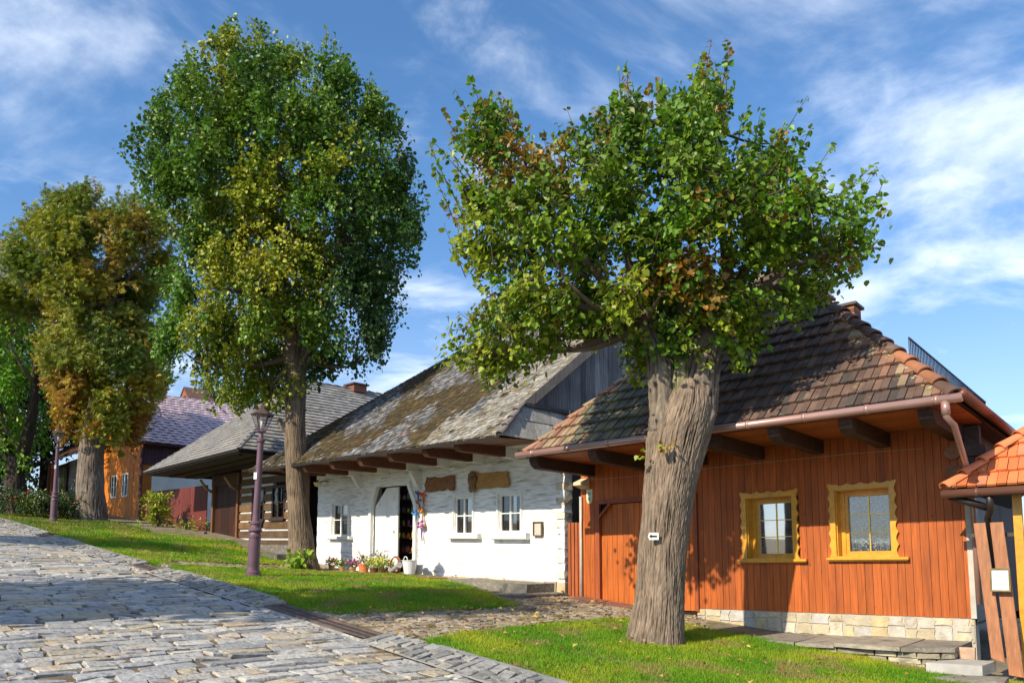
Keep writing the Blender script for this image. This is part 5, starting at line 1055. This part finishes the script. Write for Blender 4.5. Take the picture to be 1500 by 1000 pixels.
def bouquet(px, py, cols, rib, label, s=1.):
    x, z = HW.loc(px, py, -.1); t = thing('dried_bouquet', label, 'dried flowers', hw_(x, -.1, z), 0, 'dried flower bunches hanging by the door'); m = MB()
    for _ in range(16):
        a = random.uniform(-.09, .09)*s; b = random.uniform(.0, .13)*s; m.ball(hw_(x+a, -.08-random.uniform(0, .08), z+b), random.uniform(.016, .03)*s, 5, jit(pick(cols), .2))
    m.build('blooms', potm, t, world=True, smooth=True); m = MB(); wbox(m, hw_, x-.018, x+.018, -.10, -.07, z-.20*s, z+.0, rib); m.tube([hw_(x-.03, -.085, z+.0), hw_(x, -.085, z-.09*s), hw_(x+.02, -.085, z-.26*s)], [.025, .014, .02], 6, (.35,.25,.12)); m.build('stalks', potm, t, world=True)
bouquet(612, 724, [(.06,.16,.40), (.1,.12,.3)], (.05,.1,.3), 'dark blue dried bunch, highest beside the door arch', .8)
bouquet(620, 727, [(.60,.09,.02), (.7,.15,.03)], (.4,.06,.03), 'red orange dried bunch at the top right of the door')
bouquet(614, 737, [(.30,.10,.08), (.4,.3,.3)], (.25,.08,.08), 'faded reddish dried bunch below the red orange one', .8)
bouquet(618.5, 750, [(.60,.28,.03), (.5,.2,.05)], (.4,.25,.08), 'golden dried bunch halfway up the door post')
bouquet(608.5, 754, [(.03,.25,.65), (.05,.3,.7)], (.04,.2,.5), 'bright blue dried bunch on the door edge', .9)
bouquet(617, 772, [(.22,.06,.42), (.65,.30,.04), (.25,.07,.4)], (.20,.05,.45), 'purple and orange dried bunch with long ribbon, lowest on the post', 1.35)
# ================= dark log house with shingle porch roof =================
HM = House('log_house', 'dark log house with pale chinking, plank gate and wide grey shingle roof', hw_(-10.5, 0, .58), (-330, 786)); X0 = 10.5; Z0 = .58
HM.tilt = HW.tilt
xw0 = -15.45+X0; zt_ = 2.62
m = MB(); z = -.02; k = 0; wins = [(HW.loc(372, 735)[0]+X0, HW.loc(389, 735)[0]+X0, HW.loc(381, 762)[1]-Z0, HW.loc(381, 715)[1]-Z0), (HW.loc(401, 735)[0]+X0, HW.loc(419, 735)[0]+X0, HW.loc(410, 759)[1]-Z0, HW.loc(410, 712)[1]-Z0)]
lg = MB(); ch = MB()
while z < zt_:
    hh = random.uniform(.19, .24)
    for mb, za, zb, yy, c in ((lg, z, z+hh, -.06, None), (ch, z+hh, z+hh+.085, -.02, (.50,.50,.48))):
        segs = [(xw0, -.42)]
        for a, b, c_, d in wins:
            if zb > c_-.05 and za < d+.05: segs = [q for s in segs for q in ((s[0], min(s[1], a-.04)), (max(s[0], b+.04), s[1])) if q[1]-q[0] > .02]
        for s in segs: mb.box(s[0], s[1], yy-(random.uniform(0, .015) if c is None else 0), .1, za, zb, c or jit(pick([(.13,.075,.035), (.16,.09,.04), (.10,.06,.035)]), .15))
    z += hh+.085
HM.bld(lg, 'log_wall', mkmat('brown_log', (1,1,1), attr=True, n1=(3,.25), grain=(.5,.5,8,3), gvar=.35, bump=(.6,.02,20), rough=.85)); HM.bld(ch, 'chinking', mkmat('pale_chinking', (1,1,1), attr=True, n1=(6,.15), bump=(.3,.01,40), rough=.95))
m = MB(); m.box(xw0-2.3, -.4, .1, .14, -.2, 3.0); m.box(xw0-2.3, xw0-2.25, .1, 5, -.2, 3.); HM.bld(m, 'wall_core', MATS['dark_core'])
dkf = mkmat('dark_window_wood', (.035,.025,.022), n1=(4,.2), bump=None, rough=.6)
for w in wins: house_window(HM, w, .02, .05, dkf, pane_dark, 'm', 1, y=-.06, sill=(w[0]-.08, w[1]+.08, w[2]-.07, w[2]-.02, .08), backs=.07, side=True)
gx0, gx1 = HW.loc(316, 760)[0]+X0, HW.loc(350, 760)[0]+X0; zb0 = HW.loc(330, 787)[1]-Z0
boards(HM, 'gate', gx0, gx1, zb0, 2.2, .14, lambda: jit((.035,.013,.008), .25), redwood, y=.0)
m = MB()
for x in (gx0-.12, gx1+.02): m.box(x, x+.14, -.14, .0, zb0-.1, 2.6, (.16,.07,.03))
m.box(gx0-.2, gx1+.2, -.12, 0, 2.2, 2.62, (.07,.035,.025)); HM.bld(m, 'gate_frame', darkwood)
for x in (gx0-.05, gx1+.09):
    m = MB(); m.tube([(x, -.10, 1.95), (x, -.38, 2.10), (x, -.62, 2.42)], [.05, .06, .05], 8, (.30,.20,.10)); HM.bld(m, 'eave_brace', darkwood, smooth=True)
boards(HM, 'plank_door', -.42, -.06, -.1, 2.5, .12, lambda: jit((.13,.04,.03), .2), redwood, y=-.02)
xL, zL = HW.loc(210, 692, -2.); xR, zR = HW.loc(350, 657, -2.); xL += X0; xR += X0; zL -= Z0; zR -= Z0; xc = (xL+xR)/2; hf = (xR-xL)/2; za = (zL+zR)/2+.86*hf
A1, A2, A3 = (xL, -2, zL), (xR, -2, zR), (xc, -2+hf, za); BK = 13.
gcol = lambda c, r: jit(pick([(.25,.25,.26), (.21,.21,.215), (.29,.285,.28), (.24,.23,.215)]), .12)
gsh = mkmat('grey_shingle', (1,1,1), attr=True, n1=(4,.2), grain=(6,6,6,3), gvar=.2, bump=(.5,.01,30), rough=.85)
m = MB(); tiles(m, [A1, A2, A3], Vector(A2)-Vector(A1), gcol, .16, .215, .012, .035, .003, .25); tiles(m, [A2, (xR, BK, zR), (xc, BK, za), A3], (0,1,0), gcol, .16, .215, .012, .035, .003, .25); rfm = HM.bld(m, 'roof', gsh)
m = MB()
for P in ([A1, A2, A3], [A2, (xR, BK, zR), (xc, BK, za), A3], [(xL, BK, zL), A1, A3, (xc, BK, za)]):
    n = len(P); m.add(dn(P, .03)+dn(P, .07), [list(range(n)), list(range(2*n-1, n-1, -1))]+[(i, (i+1) % n, (i+1) % n+n, i+n) for i in range(n)])
HM.bld(m, 'roof_deck', MATS['dark_core'], rfm)
m = MB(); caps(HM, m, A2, A3, lambda t: jit((.20,.20,.21), .1), r=.06, ln=.3); caps(HM, m, (A3[0], A3[1], A3[2]+.02), (xc, BK, za+.02), lambda t: jit((.22,.22,.22), .1), r=.06, ln=.4); HM.bld(m, 'ridge_caps', gsh, rfm)
m = MB(); m.prism([(xL+.1, -1.95, zL-.08), (xR-.1, -1.95, zR-.08), (xR-.1, .0, zR-.08), (xL+.1, .0, zL-.08)], (0, 0, -.03), (.05,.038,.03)); m.box(xR-.35, xR-.1, 0, BK-1, zR-.14, zR-.1, (.045,.035,.03)); HM.bld(m, 'soffit', darkwood)
for y in (-1.8, -1.2, -.6): m = MB(); m.beam((xL+.6, y, zL-.12), (xR-.3, y, zR-.12), .12, .08, (.028,.02,.017)); HM.bld(m, 'porch_beam', darkwood)
m = MB(); m.beam((xc-.45, 1.2, za-1.45), (xc-.45, 1.2, za-.5), .5, .5, (.5,.45,.38), (0,1,0)); HM.bld(m, 'roof_gablet', mkmat('pale_plaster', (.5,.46,.4), n1=(4,.2), bump=None), rfm)
# chimney of the log house
cx, cy = None, None
for yy in np.arange(2, 12, .1):
    q = proj(HM.W(xc, yy, za))
    if q[0] > 520: cy = yy; break
m = MB()
for i in range(3): m.box(xc-.3, xc+.3, cy-.3, cy+.3, za-.1+i*.09, za-.1+i*.09+.08, jit((.25,.10,.07), .15))
m.box(xc-.38, xc+.38, cy-.38, cy+.38, za+.18, za+.24, (.12,.07,.06)); HM.bld(m, 'chimney', claym, rfm)
lst = thing('stone_ledge', 'dark stone ledge and step under the log wall behind the lamp post', 'steps', hw_(-13.2, -.6, .2))
for a, b, y0, z1_, c in ((-15.7, -10.6, -.45, .60, (.15,.135,.12)), (-15.0, -10.7, -.95, .36, (.12,.11,.10)), (-14.6, -10.9, -1.35, .18, (.10,.095,.085))): m = MB(); wbox(m, hw_, a, b, y0, -.03, -.3, z1_, c); m.build('ledge_block', drystone, lst, world=True, jitter=.02)
# ================= brown fence, orange house =================
m = MB(); x = -25.1
while x < -18.4:
    w = .16; t0 = HW.W(x, .0, 0); zb_ = max(h(t0[0], t0[1]), 0)-.05; zt0 = HW.W(x, 0, 2.88)[2]; p = HW.W(x, 0, 0); q = HW.W(x+w-.012, 0, 0); nn = HW.n*.03
    m.hexa([(p[0]+nn[0], p[1]+nn[1], zb_), (q[0]+nn[0], q[1]+nn[1], zb_), (q[0], q[1], zb_), (p[0], p[1], zb_), (p[0]+nn[0], p[1]+nn[1], zt0), (q[0]+nn[0], q[1]+nn[1], zt0), (q[0], q[1], zt0), (p[0], p[1], zt0)], jit((.14,.032,.028), .12)); x += w
one('board_fence', 'tall maroon board fence between the orange house and the log house', 'fence', m, redwood)
HO = House('orange_house', 'orange boarded house with small white windows under a purple tiled roof', at(205, 770, 34.), (-330, 800))
ow = [HO.rect(163.5, 696, 171.5, 729), HO.rect(179.5, 692.5, 187.5, 727)]
boards(HO, 'wall', -5.9, 0, .35, 3.9, .16, lambda: jit((.56,.17,.012), .10), redwood, y=0, holes=ow)
m = MB(); m.box(-5.9, -.01, .0, .2, 0, ow[0][2]-.02); m.box(-5.9, -.01, 0, .2, ow[0][3]+.05, 3.9); m.box(-5.9, ow[0][0]-.02, 0, .2, ow[0][2]-.02, 3.5); m.box(ow[1][1]+.02, -.01, 0, .2, ow[0][2]-.02, 3.5); HO.bld(m, 'wall_core', MATS['dark_core'])
for w in ow: house_window(HO, w, .0, .07, whitepaint, pane_dark, 'm', 1, backs=.15, side=True)
m = MB(); m.box(-5.9, .02, -.06, .2, -.6, .36); HO.bld(m, 'plinth', concrete)
m = MB(); m.box(.0, .02, .0, .4, 0, 3.0, (.45,.14,.015)); HO.bld(m, 'side_boards', redwood)
m = MB(); m.box(-.2, .015, .4, 9, -.3, 3.0); HO.bld(m, 'side_wall', mkmat('pale_blue_plaster', (.78,.80,.78), n1=(2,.06), bump=(.1,.004,40)))
m = MB(); y = 0
while y < 9: m.box(.0, .05, y, y+.15, 2.8, 3.75, jit((.09,.045,.07), .12)); y += .16
HO.bld(m, 'eave_cladding', darkwood)
m = MB(); m.tube([HO.W(.08, -.08, 3.6)-HO.C, HO.W(.08, -.08, .1)-HO.C], .05, 8); m.v = [(-.0+.06, -.08, v[2]) if False else v for v in m.v]; m2 = MB(); m2.tube([(.06, -.08, .1), (.06, -.08, 3.6)], .06, 8, (.09,.04,.05)); HO.bld(m2, 'downpipe', darkwood)
RX = -3.1; RZ = 6.72; EZ = 3.80; YB = 6.6
pcol = lambda c, r: jit((.62,.50,.56), .06)
pm = mkmat('purple_metal_tile', (1,1,1), attr=True, n1=(2,.1), patch=((.20,.07,.06), 1.2, .66, .72), bump=None, rough=.38, metal=.25, spec=.6)
m = MB(); tiles(m, [(.35, -.5, EZ), (.35, YB, EZ), (RX, YB, RZ), (RX, -.5, RZ)], (0,1,0), pcol, .22, .235, .015, .05, 0, .0, rib=.02); ro = HO.bld(m, 'roof', pm)
m = MB()
for P in ([(.35, -.5, EZ), (.35, YB, EZ), (RX, YB, RZ), (RX, -.5, RZ)], [(RX, -.5, RZ), (RX, YB, RZ), (RX*2-.35, YB, EZ), (RX*2-.35, -.5, EZ)]): n = 4; m.add(dn(P, .03)+dn(P, .12), [list(range(n)), list(range(2*n-1, n-1, -1))]+[(i, (i+1) % n, (i+1) % n+n, i+n) for i in range(n)])
m.beam((.35, YB+.03, EZ), (RX, YB+.03, RZ), .06, .3); HO.bld(m, 'roof_deck', mkmat('dark_purple_metal', (.05,.025,.035), n1=None, bump=None, rough=.5), ro)
m = MB(); m.tube([(.42, -.5, EZ-.06), (.42, YB, EZ-.06)], .07, 10, (.07,.035,.045)); HO.bld(m, 'gutter', darkwood, smooth=True)
m = MB(); m.prism([(-5.9, -.03, 3.9), (-.2, -.03, 3.9), (RX, -.03, RZ-.15)], (0, .1, 0), (.50,.15,.012)); HO.bld(m, 'gable', redwood)
# brick gable house behind the purple roof
HG = House('brick_gable_house', 'brick gabled house mostly hidden behind the purple roof', at(268, 640, 47.), (-330, 815)); HG.tilt = 0
pz = at(268, 569, 47.)[2]-HG.C[2]; m = MB()
zz0 = 0
while zz0 < pz:
    wd = min(2.3, (pz-zz0)*1.02); x = -wd
    while x < wd: m.box(x, min(x+.28, wd), -.05, .1, zz0, zz0+.11, jit((.36,.14,.08), .25)); x += .3
    zz0 += .125
HG.bld(m, 'brick_wall', claym); m = MB()
for sg in (-1, 1): m.prism([(0, -.1, pz+.12), (sg*2.5, -.1, pz-2.3), (sg*2.5, -.1, pz-2.42), (0, -.1, pz-.0)], (0, 1.6, 0), (.13,.07,.06))
HG.bld(m, 'roof', claym)
# ================= white walled house with goods, far left =================
HL = House('souvenir_house', 'low white walled house hung with goods behind the far lamp post', at(150, 748, 40.), (-330, 815)); HL.tilt = 0
m = MB(); m.box(-7.5, 0, 0, .3, -.6, 3.3); HL.bld(m, 'wall', mkmat('grey_white_plaster', (.55,.55,.53), n1=(1.5,.15), patch=((.3,.3,.3), 1, .6, .75), bump=(.2,.01,30)))
boards(HL, 'timber_bay', -12.5, -6.9, -.6, 3.2, .3, lambda: jit((.12,.045,.03), .3), redwood, y=-.1)
m = MB(); m.box(-4.6, -3.7, -.03, .0, .5, 2.8); HL.bld(m, 'doorway', MATS['dark_void'])
m = MB(); tiles(m, [(-13, -1.3, 3.15), (.3, -1.3, 3.15), (.3, 4, 6.8), (-13, 4, 6.8)], (1,0,0), lambda c, r: jit((.16,.075,.05), .2), .3, .35, .02, .03); HL.bld(m, 'roof', claym); m = MB(); P = [(-13, -1.3, 3.12), (.3, -1.3, 3.12), (.3, 4, 6.77), (-13, 4, 6.77)]; m.add(dn(P, .0)+dn(P, .12), [(0,1,2,3), (7,6,5,4), (0,1,5,4), (1,2,6,5)]); HL.bld(m, 'roof_deck', MATS['dark_core'])
for x in (-6.8, -6.0): m = MB(); m.box(x, x+.16, -1.15, -1.0, -.6, 3.1, (.22,.07,.035)); HL.bld(m, 'porch_post', darkwood)
hl = lambda x, y, z: tuple(HL.W(x, y, z))
def drape(x, w, z0, z1, y, col, label, cat='shawl', nm='hanging_cloth'):
    m = MB(); n = 14; vs = []
    for i in range(n+1):
        t = i/n; ww = 1+.0; xx = x-w/2+w*t; yy = y-.06*math.sin(i*1.5)-.05
        for zt in (z1-abs(t-.5)*.25, (z0+z1)/2, z0+random.uniform(0, .15)): vs.append(hl(x+(xx-x)*(1.25 if zt < z1-.3 else .8), yy, zt))
    m.add(vs, [(3*i+j, 3*i+3+j, 3*i+4+j, 3*i+1+j) for i in range(n) for j in range(2)], col); one(nm, label, cat, m, mkmat('cloth', (1,1,1), attr=True, n1=(2,.2), bump=None, rough=1), 'cloths hung on the white walled house')
drape(-2.6, .75, .6, 2.9, -.1, (.10,.10,.12), 'dark grey shawl hanging on the white wall left of the chestnut trunk'); drape(-1.2, .8, .5, 2.6, -.1, (.09,.09,.11), 'dark shawl half hidden behind the chestnut trunk'); drape(-3.35, .5, .4, 2.6, -.2, (.50,.50,.50), 'pale grey cloth hanging beside the dark doorway')
drape(-5.3, .55, .3, 2.7, -.6, (.10,.12,.04), 'olive green garment hanging left of the far lamp post'); drape(-5.9, .6, .2, 2.2, -.7, (.62,.58,.50), 'cream garment hanging beside the olive one')
for (x, y, s, c, lb) in ((-6.1, -1.6, .33, (.45,.16,.06), 'round terracotta figure among the flowers at the far house'), (-4.5, -1.2, .45, (.55,.50,.42), 'big cream wicker basket left of the far lamp post'), (-3.1, -1.4, .36, (.42,.38,.33), 'grey round basket right of the far lamp post'), (-5.2, -1.7, .26, (.65,.62,.58), 'small white figure beside the terracotta one')):
    m = MB(); m.lathe([(.01, 0), (s*.7, 0), (s, s*.6), (s*.85, s*1.3), (s*.5, s*1.5), (s*.55, s*1.8), (s*.3, s*2.1), (.01, s*2.15)], hl(x, y, .1), 12, c); one('garden_ware', lb, 'garden ware', m, potm, smooth=True)
m = MB()
for k in range(4): wbox(m, hl, -1.9, -.3, -.5-k*.35, .0, -.5, .35-k*.2, jit((.34,.28,.22), .12))
one('house_steps', 'stone steps beside the chestnut trunk leading to the white walled house', 'steps', m, drystone)
# ================= shrubs and flowers =================
def shrub(name, label, px, py, Y, rad, hgt, n, cols, size, flc=None, nf=0, grp=None, shape='oval', nst=7):
    b = at(px, py, Y); b[2] = min(b[2], h(b[0], b[1])+.5) if False else b[2]; t = thing(name, label, 'shrub', tuple(b), 0, grp); m = MB()
    for k in range(nst): a = random.uniform(0, 6.28); m.tube([b, b+np.array([math.cos(a)*rad*.3, math.sin(a)*rad*.3, hgt*.5]), b+np.array([math.cos(a)*rad*.6, math.sin(a)*rad*.6, hgt*.9])], [.02, .013, .006], 5)
    m.build('stems', twigm, t, world=True); c = b+np.array([0, 0, .0]); K = max(8, n//30); CP_ = RNG.normal(0, .5, (K, 3))*np.array([rad, rad, 0])+c; CP_[:, 2] = c[2]+hgt*RNG.uniform(.1, .95, K); idx = RNG.integers(0, K, n); P = CP_[idx]+RNG.normal(0, .11*rad+.05, (n, 3)); D = P-c; D /= np.linalg.norm(D, axis=1)[:, None]+1e-6
    C = np.array([cols[i] for i in RNG.integers(0, len(cols), n)])*RNG.uniform(.7, 1.3, (n, 1)); leaf_mesh('foliage', P, D, size*RNG.uniform(.6, 1.3, n), C, shape, t, droop=.2)
    if flc:
        P = CP_[RNG.integers(0, K, nf)]+RNG.normal(0, .10*rad+.05, (nf, 3))+np.array([0, -.1, .08]); C = np.array([flc[i] for i in RNG.integers(0, len(flc), nf)]); leaf_mesh('blossoms', P, RNG.normal(0, 1, (nf, 3))+np.array([-.5, -.8, .8]), .12*RNG.uniform(.6, 1.3, nf), C, 'oval', t, droop=-.3)
    return t
shrub('young_shrub', 'bright yellow green shrub in front of the maroon fence', 231, 774, 29.5, .45, 1.4, 1200, [(.30,.38,.02), (.22,.33,.02), (.36,.36,.03)], .14, nst=10)
gb = [(.03,.08,.015), (.05,.12,.02), (.025,.06,.015)]
for px, py, Y, rad, hg, fl, lb in ((20, 750, 29.5, .7, .9, [(.5,.02,.02)], 'dark leafy bush with red flowers at the foot of the forked tree'), (48, 752, 29.3, .6, .8, [(.55,.03,.02)], 'bush with a bright red bloom left of the yellow flowers'), (62, 756, 29, .6, .7, [(.6,.4,.05)], 'low bush with small yellow flowers left of the far lamp post'), (92, 757, 30, .7, 1.0, [(.4,.03,.03)], 'dark bush right of the far lamp post'), (108, 758, 30, .6, .9, [(.45,.05,.05)], 'dark bush beside the chestnut trunk'), (0, 748, 31, .7, .8, None, 'dark bush at the very left edge')):
    shrub('flower_bush', lb, px, py, Y, rad, hg, 900, gb+([(.12,.16,.02)] if 'yellow' in lb else []), .12, fl, 30 if fl else 0, 'bushes in front of the white walled house')
shrub('lime_shoots', 'light green sprouting shoots at the foot of the left lime trunk', 438, 838, bB[1]-.75, .36, .42, 190, [(.22,.36,.03), (.16,.30,.02), (.30,.42,.04)], .13, shape='heart', nst=6)
sb_ = shrub('low_plants', 'low yellow green plants in the bed at the foot of the maroon fence', 275, 776, 29.0, .7, .28, 300, [(.30,.34,.03), (.2,.28,.02)], .10)
m = MB()
for i in range(6):
    px = 218+i*14; b = at(px, 778+i*.6, 28.2-i*.15); m.box(b[0]-.02, b[0]+.33, b[1]-.12, b[1]+.12, b[2]-.2, b[2]+.06, jit((.18,.14,.10), .2))
one('bed_edging', 'low brown stone edging of the bed before the maroon fence', 'bed edging', m, drystone)
# shoots growing out of the near trunk, white arrow sign, lamps
def sprig(px, py, dy, n, cols):
    c = pA(px, py, dy); P = c+RNG.normal(0, .045, (n, 3)); D = RNG.normal(0, 1, (n, 3))+np.array([0, -1, .3]); C = np.array([cols[i] for i in RNG.integers(0, len(cols), n)]); leaf_mesh('sprig', P, D, .07*RNG.uniform(.6, 1.3, n), C, 'heart', tA)
sprig(968, 655, -.50, 12, [(.35,.40,.03), (.40,.30,.05), (.25,.12,.04)]); sprig(940, 668, -.3, 9, [(.25,.35,.03), (.35,.4,.03)]); sprig(985, 652, -.50, 7, [(.4,.4,.04), (.35,.2,.05)])
c = pA(957, 785, -.385); sgn = thing('arrow_sign', 'small white plate with a black arrow pointing left on the near lime trunk', 'sign', tuple(c)); m = MB(); a = .075
m.prism([tuple(c+np.array([x, 0, z])) for x, z in ((-a, 0), (-a*.75, .05), (a, .05), (a, -.05), (-a*.75, -.05))], (0, .006, 0), (.75,.75,.73)); m.build('plate', jm, sgn, world=True)
m = MB(); m.prism([tuple(c+np.array([x, -.004, z])) for x, z in ((-.06, 0), (-.025, .028), (-.025, .012), (.05, .012), (.05, -.012), (-.025, -.012), (-.025, -.028))], (0, .003, 0), (.03,.03,.03)); m.build('arrow', jm, sgn, world=True)
def lamp_post(base, label):
    t = thing('street_lamp', label, 'street lamp', (0,0,0), 0, 'old style lamp posts'); m = MB()
    m.lathe([(.001,-.05), (.165,-.05), (.165,.05), (.15,.06), (.15,.11), (.125,.14), (.118,.20), (.118,.78), (.125,.80), (.125,.84), (.11,.86), (.10,.90), (.135,.93), (.135,.96), (.10,1.0), (.095,1.05), (.115,1.07), (.115,1.10), (.078,1.14), (.072,1.25), (.060,2.72), (.060,2.74), (.085,2.76), (.085,2.80), (.05,2.84), (.04,2.92), (.045,2.96), (.001,2.96)], (0,0,0), 20); m.build('post', ironm, t, smooth=False)
    m = MB(); z0, z1, r0, r1 = 2.98, 3.32, .085, .215; H6 = [(math.cos(k*math.pi/3+.26), math.sin(k*math.pi/3+.26)) for k in range(6)]
    for k in range(6): c, s = H6[k]; c2, s2 = H6[(k+1) % 6]; m.beam((c*r0, s*r0, z0), (c*r1, s*r1, z1), .016, .016, (1,1,1)); m.beam((c*r1, s*r1, z1), (c2*r1, s2*r1, z1), .02, .025); m.beam((c*r0, s*r0, z0), (c2*r0, s2*r0, z0), .02, .02)
    for k in range(3): c, s = H6[k*2]; m.beam((0, 0, 2.90), (c*r0, s*r0, z0), .015, .015)
    m.build('lantern_frame', ironm, t)
    m = MB(); m.add([(c*r0*.97, s*r0*.97, z0) for c, s in H6]+[(c*r1*.97, s*r1*.97, z1) for c, s in H6], [(k, (k+1) % 6, (k+1) % 6+6, k+6) for k in range(6)]); m.build('lantern_glass', glass('lantern_glass', .12, (.86,.88,.88)), t)
    m = MB(); m.add([(c*(r1+.03), s*(r1+.03), z1+.0) for c, s in H6]+[(c*.07, s*.07, z1+.12) for c, s in H6]+[(c*.06, s*.06, z1+.17) for c, s in H6]+[(0, 0, z1+.22)], [(5,4,3,2,1,0)]+[(k, (k+1) % 6, (k+1) % 6+6, k+6) for k in range(6)]+[(k+6, (k+1) % 6+6, (k+1) % 6+12, k+12) for k in range(6)]+[(k+12, (k+1) % 6+12, 18) for k in range(6)]); m.ball((0, 0, z1+.24), .022, 6); m.build('lantern_cap', mkmat('lantern_brown', (.085,.05,.045), n1=(6,.2), bump=None, rough=.5), t)
    m = MB(); m.tube([(0, 0, 3.04), (0, 0, 3.22)], .03, 8, (.75,.75,.72)); m.tube([(0,0,2.96), (0,0,3.05)], .02, 6, (.2,.2,.2)); m.build('bulb', jm, t, smooth=True)
    m = MB(); m.box(-.075, -.01, -.079, -.07, 1.98, 2.12, (.75,.78,.80)); m.build('sticker', jm, t)
    t.location = base; return t
b1 = gnd(370, 845); lp = lamp_post(tuple(b1), 'nearer mauve lamp post with hexagonal lantern standing beside the tall lime'); lp.rotation_euler = (0, math.radians(1.5), 0)
b2 = gnd(78, 765); copy_tree(lp, tuple(b2), .5, 'far mauve lamp post standing left of the chestnut tree')
# ================= neighbour with orange roof =================
Cn = HB.W(.0, -1.0, -.75); HN = House('small_building', 'small building with bright orange tiled roof and brown gutter at the right edge', Cn, (-520, 834)); HN.tilt = HB.tilt; zo = .75
m = MB(); e0 = (-.02, 0, 1.80+zo); e1n = (5, 0, 1.80+zo); mh = .92
def ocol(c, r): return jit(pick([(.60,.17,.06), (.66,.20,.075), (.54,.145,.05), (.58,.20,.10)]), .10)
Dn = 2.5; P = [e0, e1n, (5-Dn, Dn, e0[2]+mh*Dn), (Dn-.02, Dn, e0[2]+mh*Dn)]; orm = mkmat('new_clay_tile', (1,1,1), attr=True, n1=(6,.15), patch=((.36,.20,.12), 5, .62, .75), bump=(.3,.005,50), rough=.7)
tiles(m, P, (1,0,0), ocol, .115, .30, .014, .035, .003, .03, rib=.012); tiles(m, [e0, (Dn-.02, Dn, P[3][2]), (-.02, 2*Dn, e0[2])], (0,1,0), ocol, .2, .30, .014, .035, .003, .03); rn = HN.bld(m, 'roof', orm)
m = MB(); m.add(dn(P, .02)+dn(P, .08), [(0,1,2,3), (7,6,5,4), (0,1,5,4), (0,4,7,3)]); Q = [e0, P[3], (-.02, 2*Dn, e0[2])]; m.add(dn(Q, .02)+dn(Q, .08), [(0,1,2), (5,4,3), (0,3,4,1), (2,5,3,0)]); HN.bld(m, 'roof_deck', MATS['dark_core'], rn)
m = MB(); caps(HN, m, (e0[0]-.02, e0[1]-.02, e0[2]+.03), (P[3][0], P[3][1], P[3][2]+.05), ocol_ := (lambda t: jit((.62,.19,.08), .08)), r=.085, ln=.33); m.ball((e0[0]+.03, .0, e0[2]+.06), .075, 7, (.55,.22,.11), .8); HN.bld(m, 'hip_tiles', orm, rn)
m = MB(); m.tube([(-.10, -.06, 1.735+zo), (5, -.06, 1.735+zo)], .058, 12); 
for x in (.3, .95, 1.6): m.tube([(x, -.06, 1.735+zo), (x+.035, -.06, 1.735+zo)], .066, 12)
HN.bld(m, 'gutter', mkmat('brown_gutter', (.12,.055,.04), n1=None, bump=None, rough=.35, spec=.5), smooth=True)
m = MB(); m.tube([(.45, -.02, 1.68+zo), (.45, .05, 1.50+zo), (.38, .25, 1.40+zo), (.38, .27, .3)], .045, 10); m.tube([(-.02, .0, 1.70+zo), (.45, .1, 1.52+zo)], .05, 10); HN.bld(m, 'downpipe', mkmat('black_brown_pipe', (.025,.018,.018), n1=None, bump=None, rough=.4), smooth=True)
m = MB(); m.box(.0, 5, .02, .45, 1.70+zo, 1.73+zo, (.04,.03,.028)); HN.bld(m, 'soffit', darkwood)
m = MB(); m.box(.78, 5, .42, .6, -.3, 1.72+zo); HN.bld(m, 'wall', mkmat('pink_render', (.52,.38,.30), n1=(3,.1), bump=(.2,.006,50)))
m = MB(); m.box(.66, .76, .30, .40, -.3, 1.72+zo, (1,1,1)); HN.bld(m, 'corner_post', yellowwood)
m = MB(); m.box(.15, .70, .33, .37, 1.15+zo, 1.20+zo, (.08,.06,.05)); HN.bld(m, 'rail', darkwood)
for (t0, t1, b0, b1, lb) in (((1426, 766), (1443, 765), (1452, 963), (1472, 970), 'left one of the two brown planks leaning beside the red house'), ((1450, 765), (1469, 764), (1478, 988), (1500, 992), 'right one of the two leaning brown planks, carrying a notice')):
    m = MB(); P = []
    for (px, py), yy in ((b0, -1.15), (b1, -1.15), (t1, -.88), (t0, -.88)): x, z = HB.loc(px, py, yy); P.append(tuple(HB.W(x, yy, z)))
    m.prism(P, tuple(-HB.n*.045), (.30,.115,.045)); one('leaning_plank', lb, 'plank', m, redwood, 'planks leaning at the right edge')
P = []; nr = HB.rect(1450, 832, 1480, 866, -1.10); t = thing('framed_notice', 'thin framed paper notice fixed to the right leaning plank', 'notice', tuple(HB.W((nr[0]+nr[1])/2, -1.10, nr[2]))); hbf = lambda x, y, z: tuple(HB.W(x, y+(z-nr[2])*.12, z)); m = MB()
for a, b, c, d in ((nr[0], nr[1], nr[2], nr[2]+.02), (nr[0], nr[1], nr[3]-.02, nr[3]), (nr[0], nr[0]+.02, nr[2]+.02, nr[3]-.02), (nr[1]-.02, nr[1], nr[2]+.02, nr[3]-.02)): wbox(m, hbf, a, b, -1.115, -1.09, c, d, (.16,.12,.05))
m.build('frame', darkwood, t, world=True); m = MB(); wbox(m, hbf, nr[0]+.02, nr[1]-.02, -1.105, -1.095, nr[2]+.02, nr[3]-.02, (.62,.64,.60)); m.build('notice_sheet', jm, t, world=True)
m = MB()
for k in range(5): z = nr[3]-.06-k*.04; wbox(m, hbf, nr[0]+.05, nr[1]-.05-.02*(k % 3), -1.108, -1.1055, z, z+.008, (.35,.37,.38))
m.build('notice_lines', jm, t, world=True)
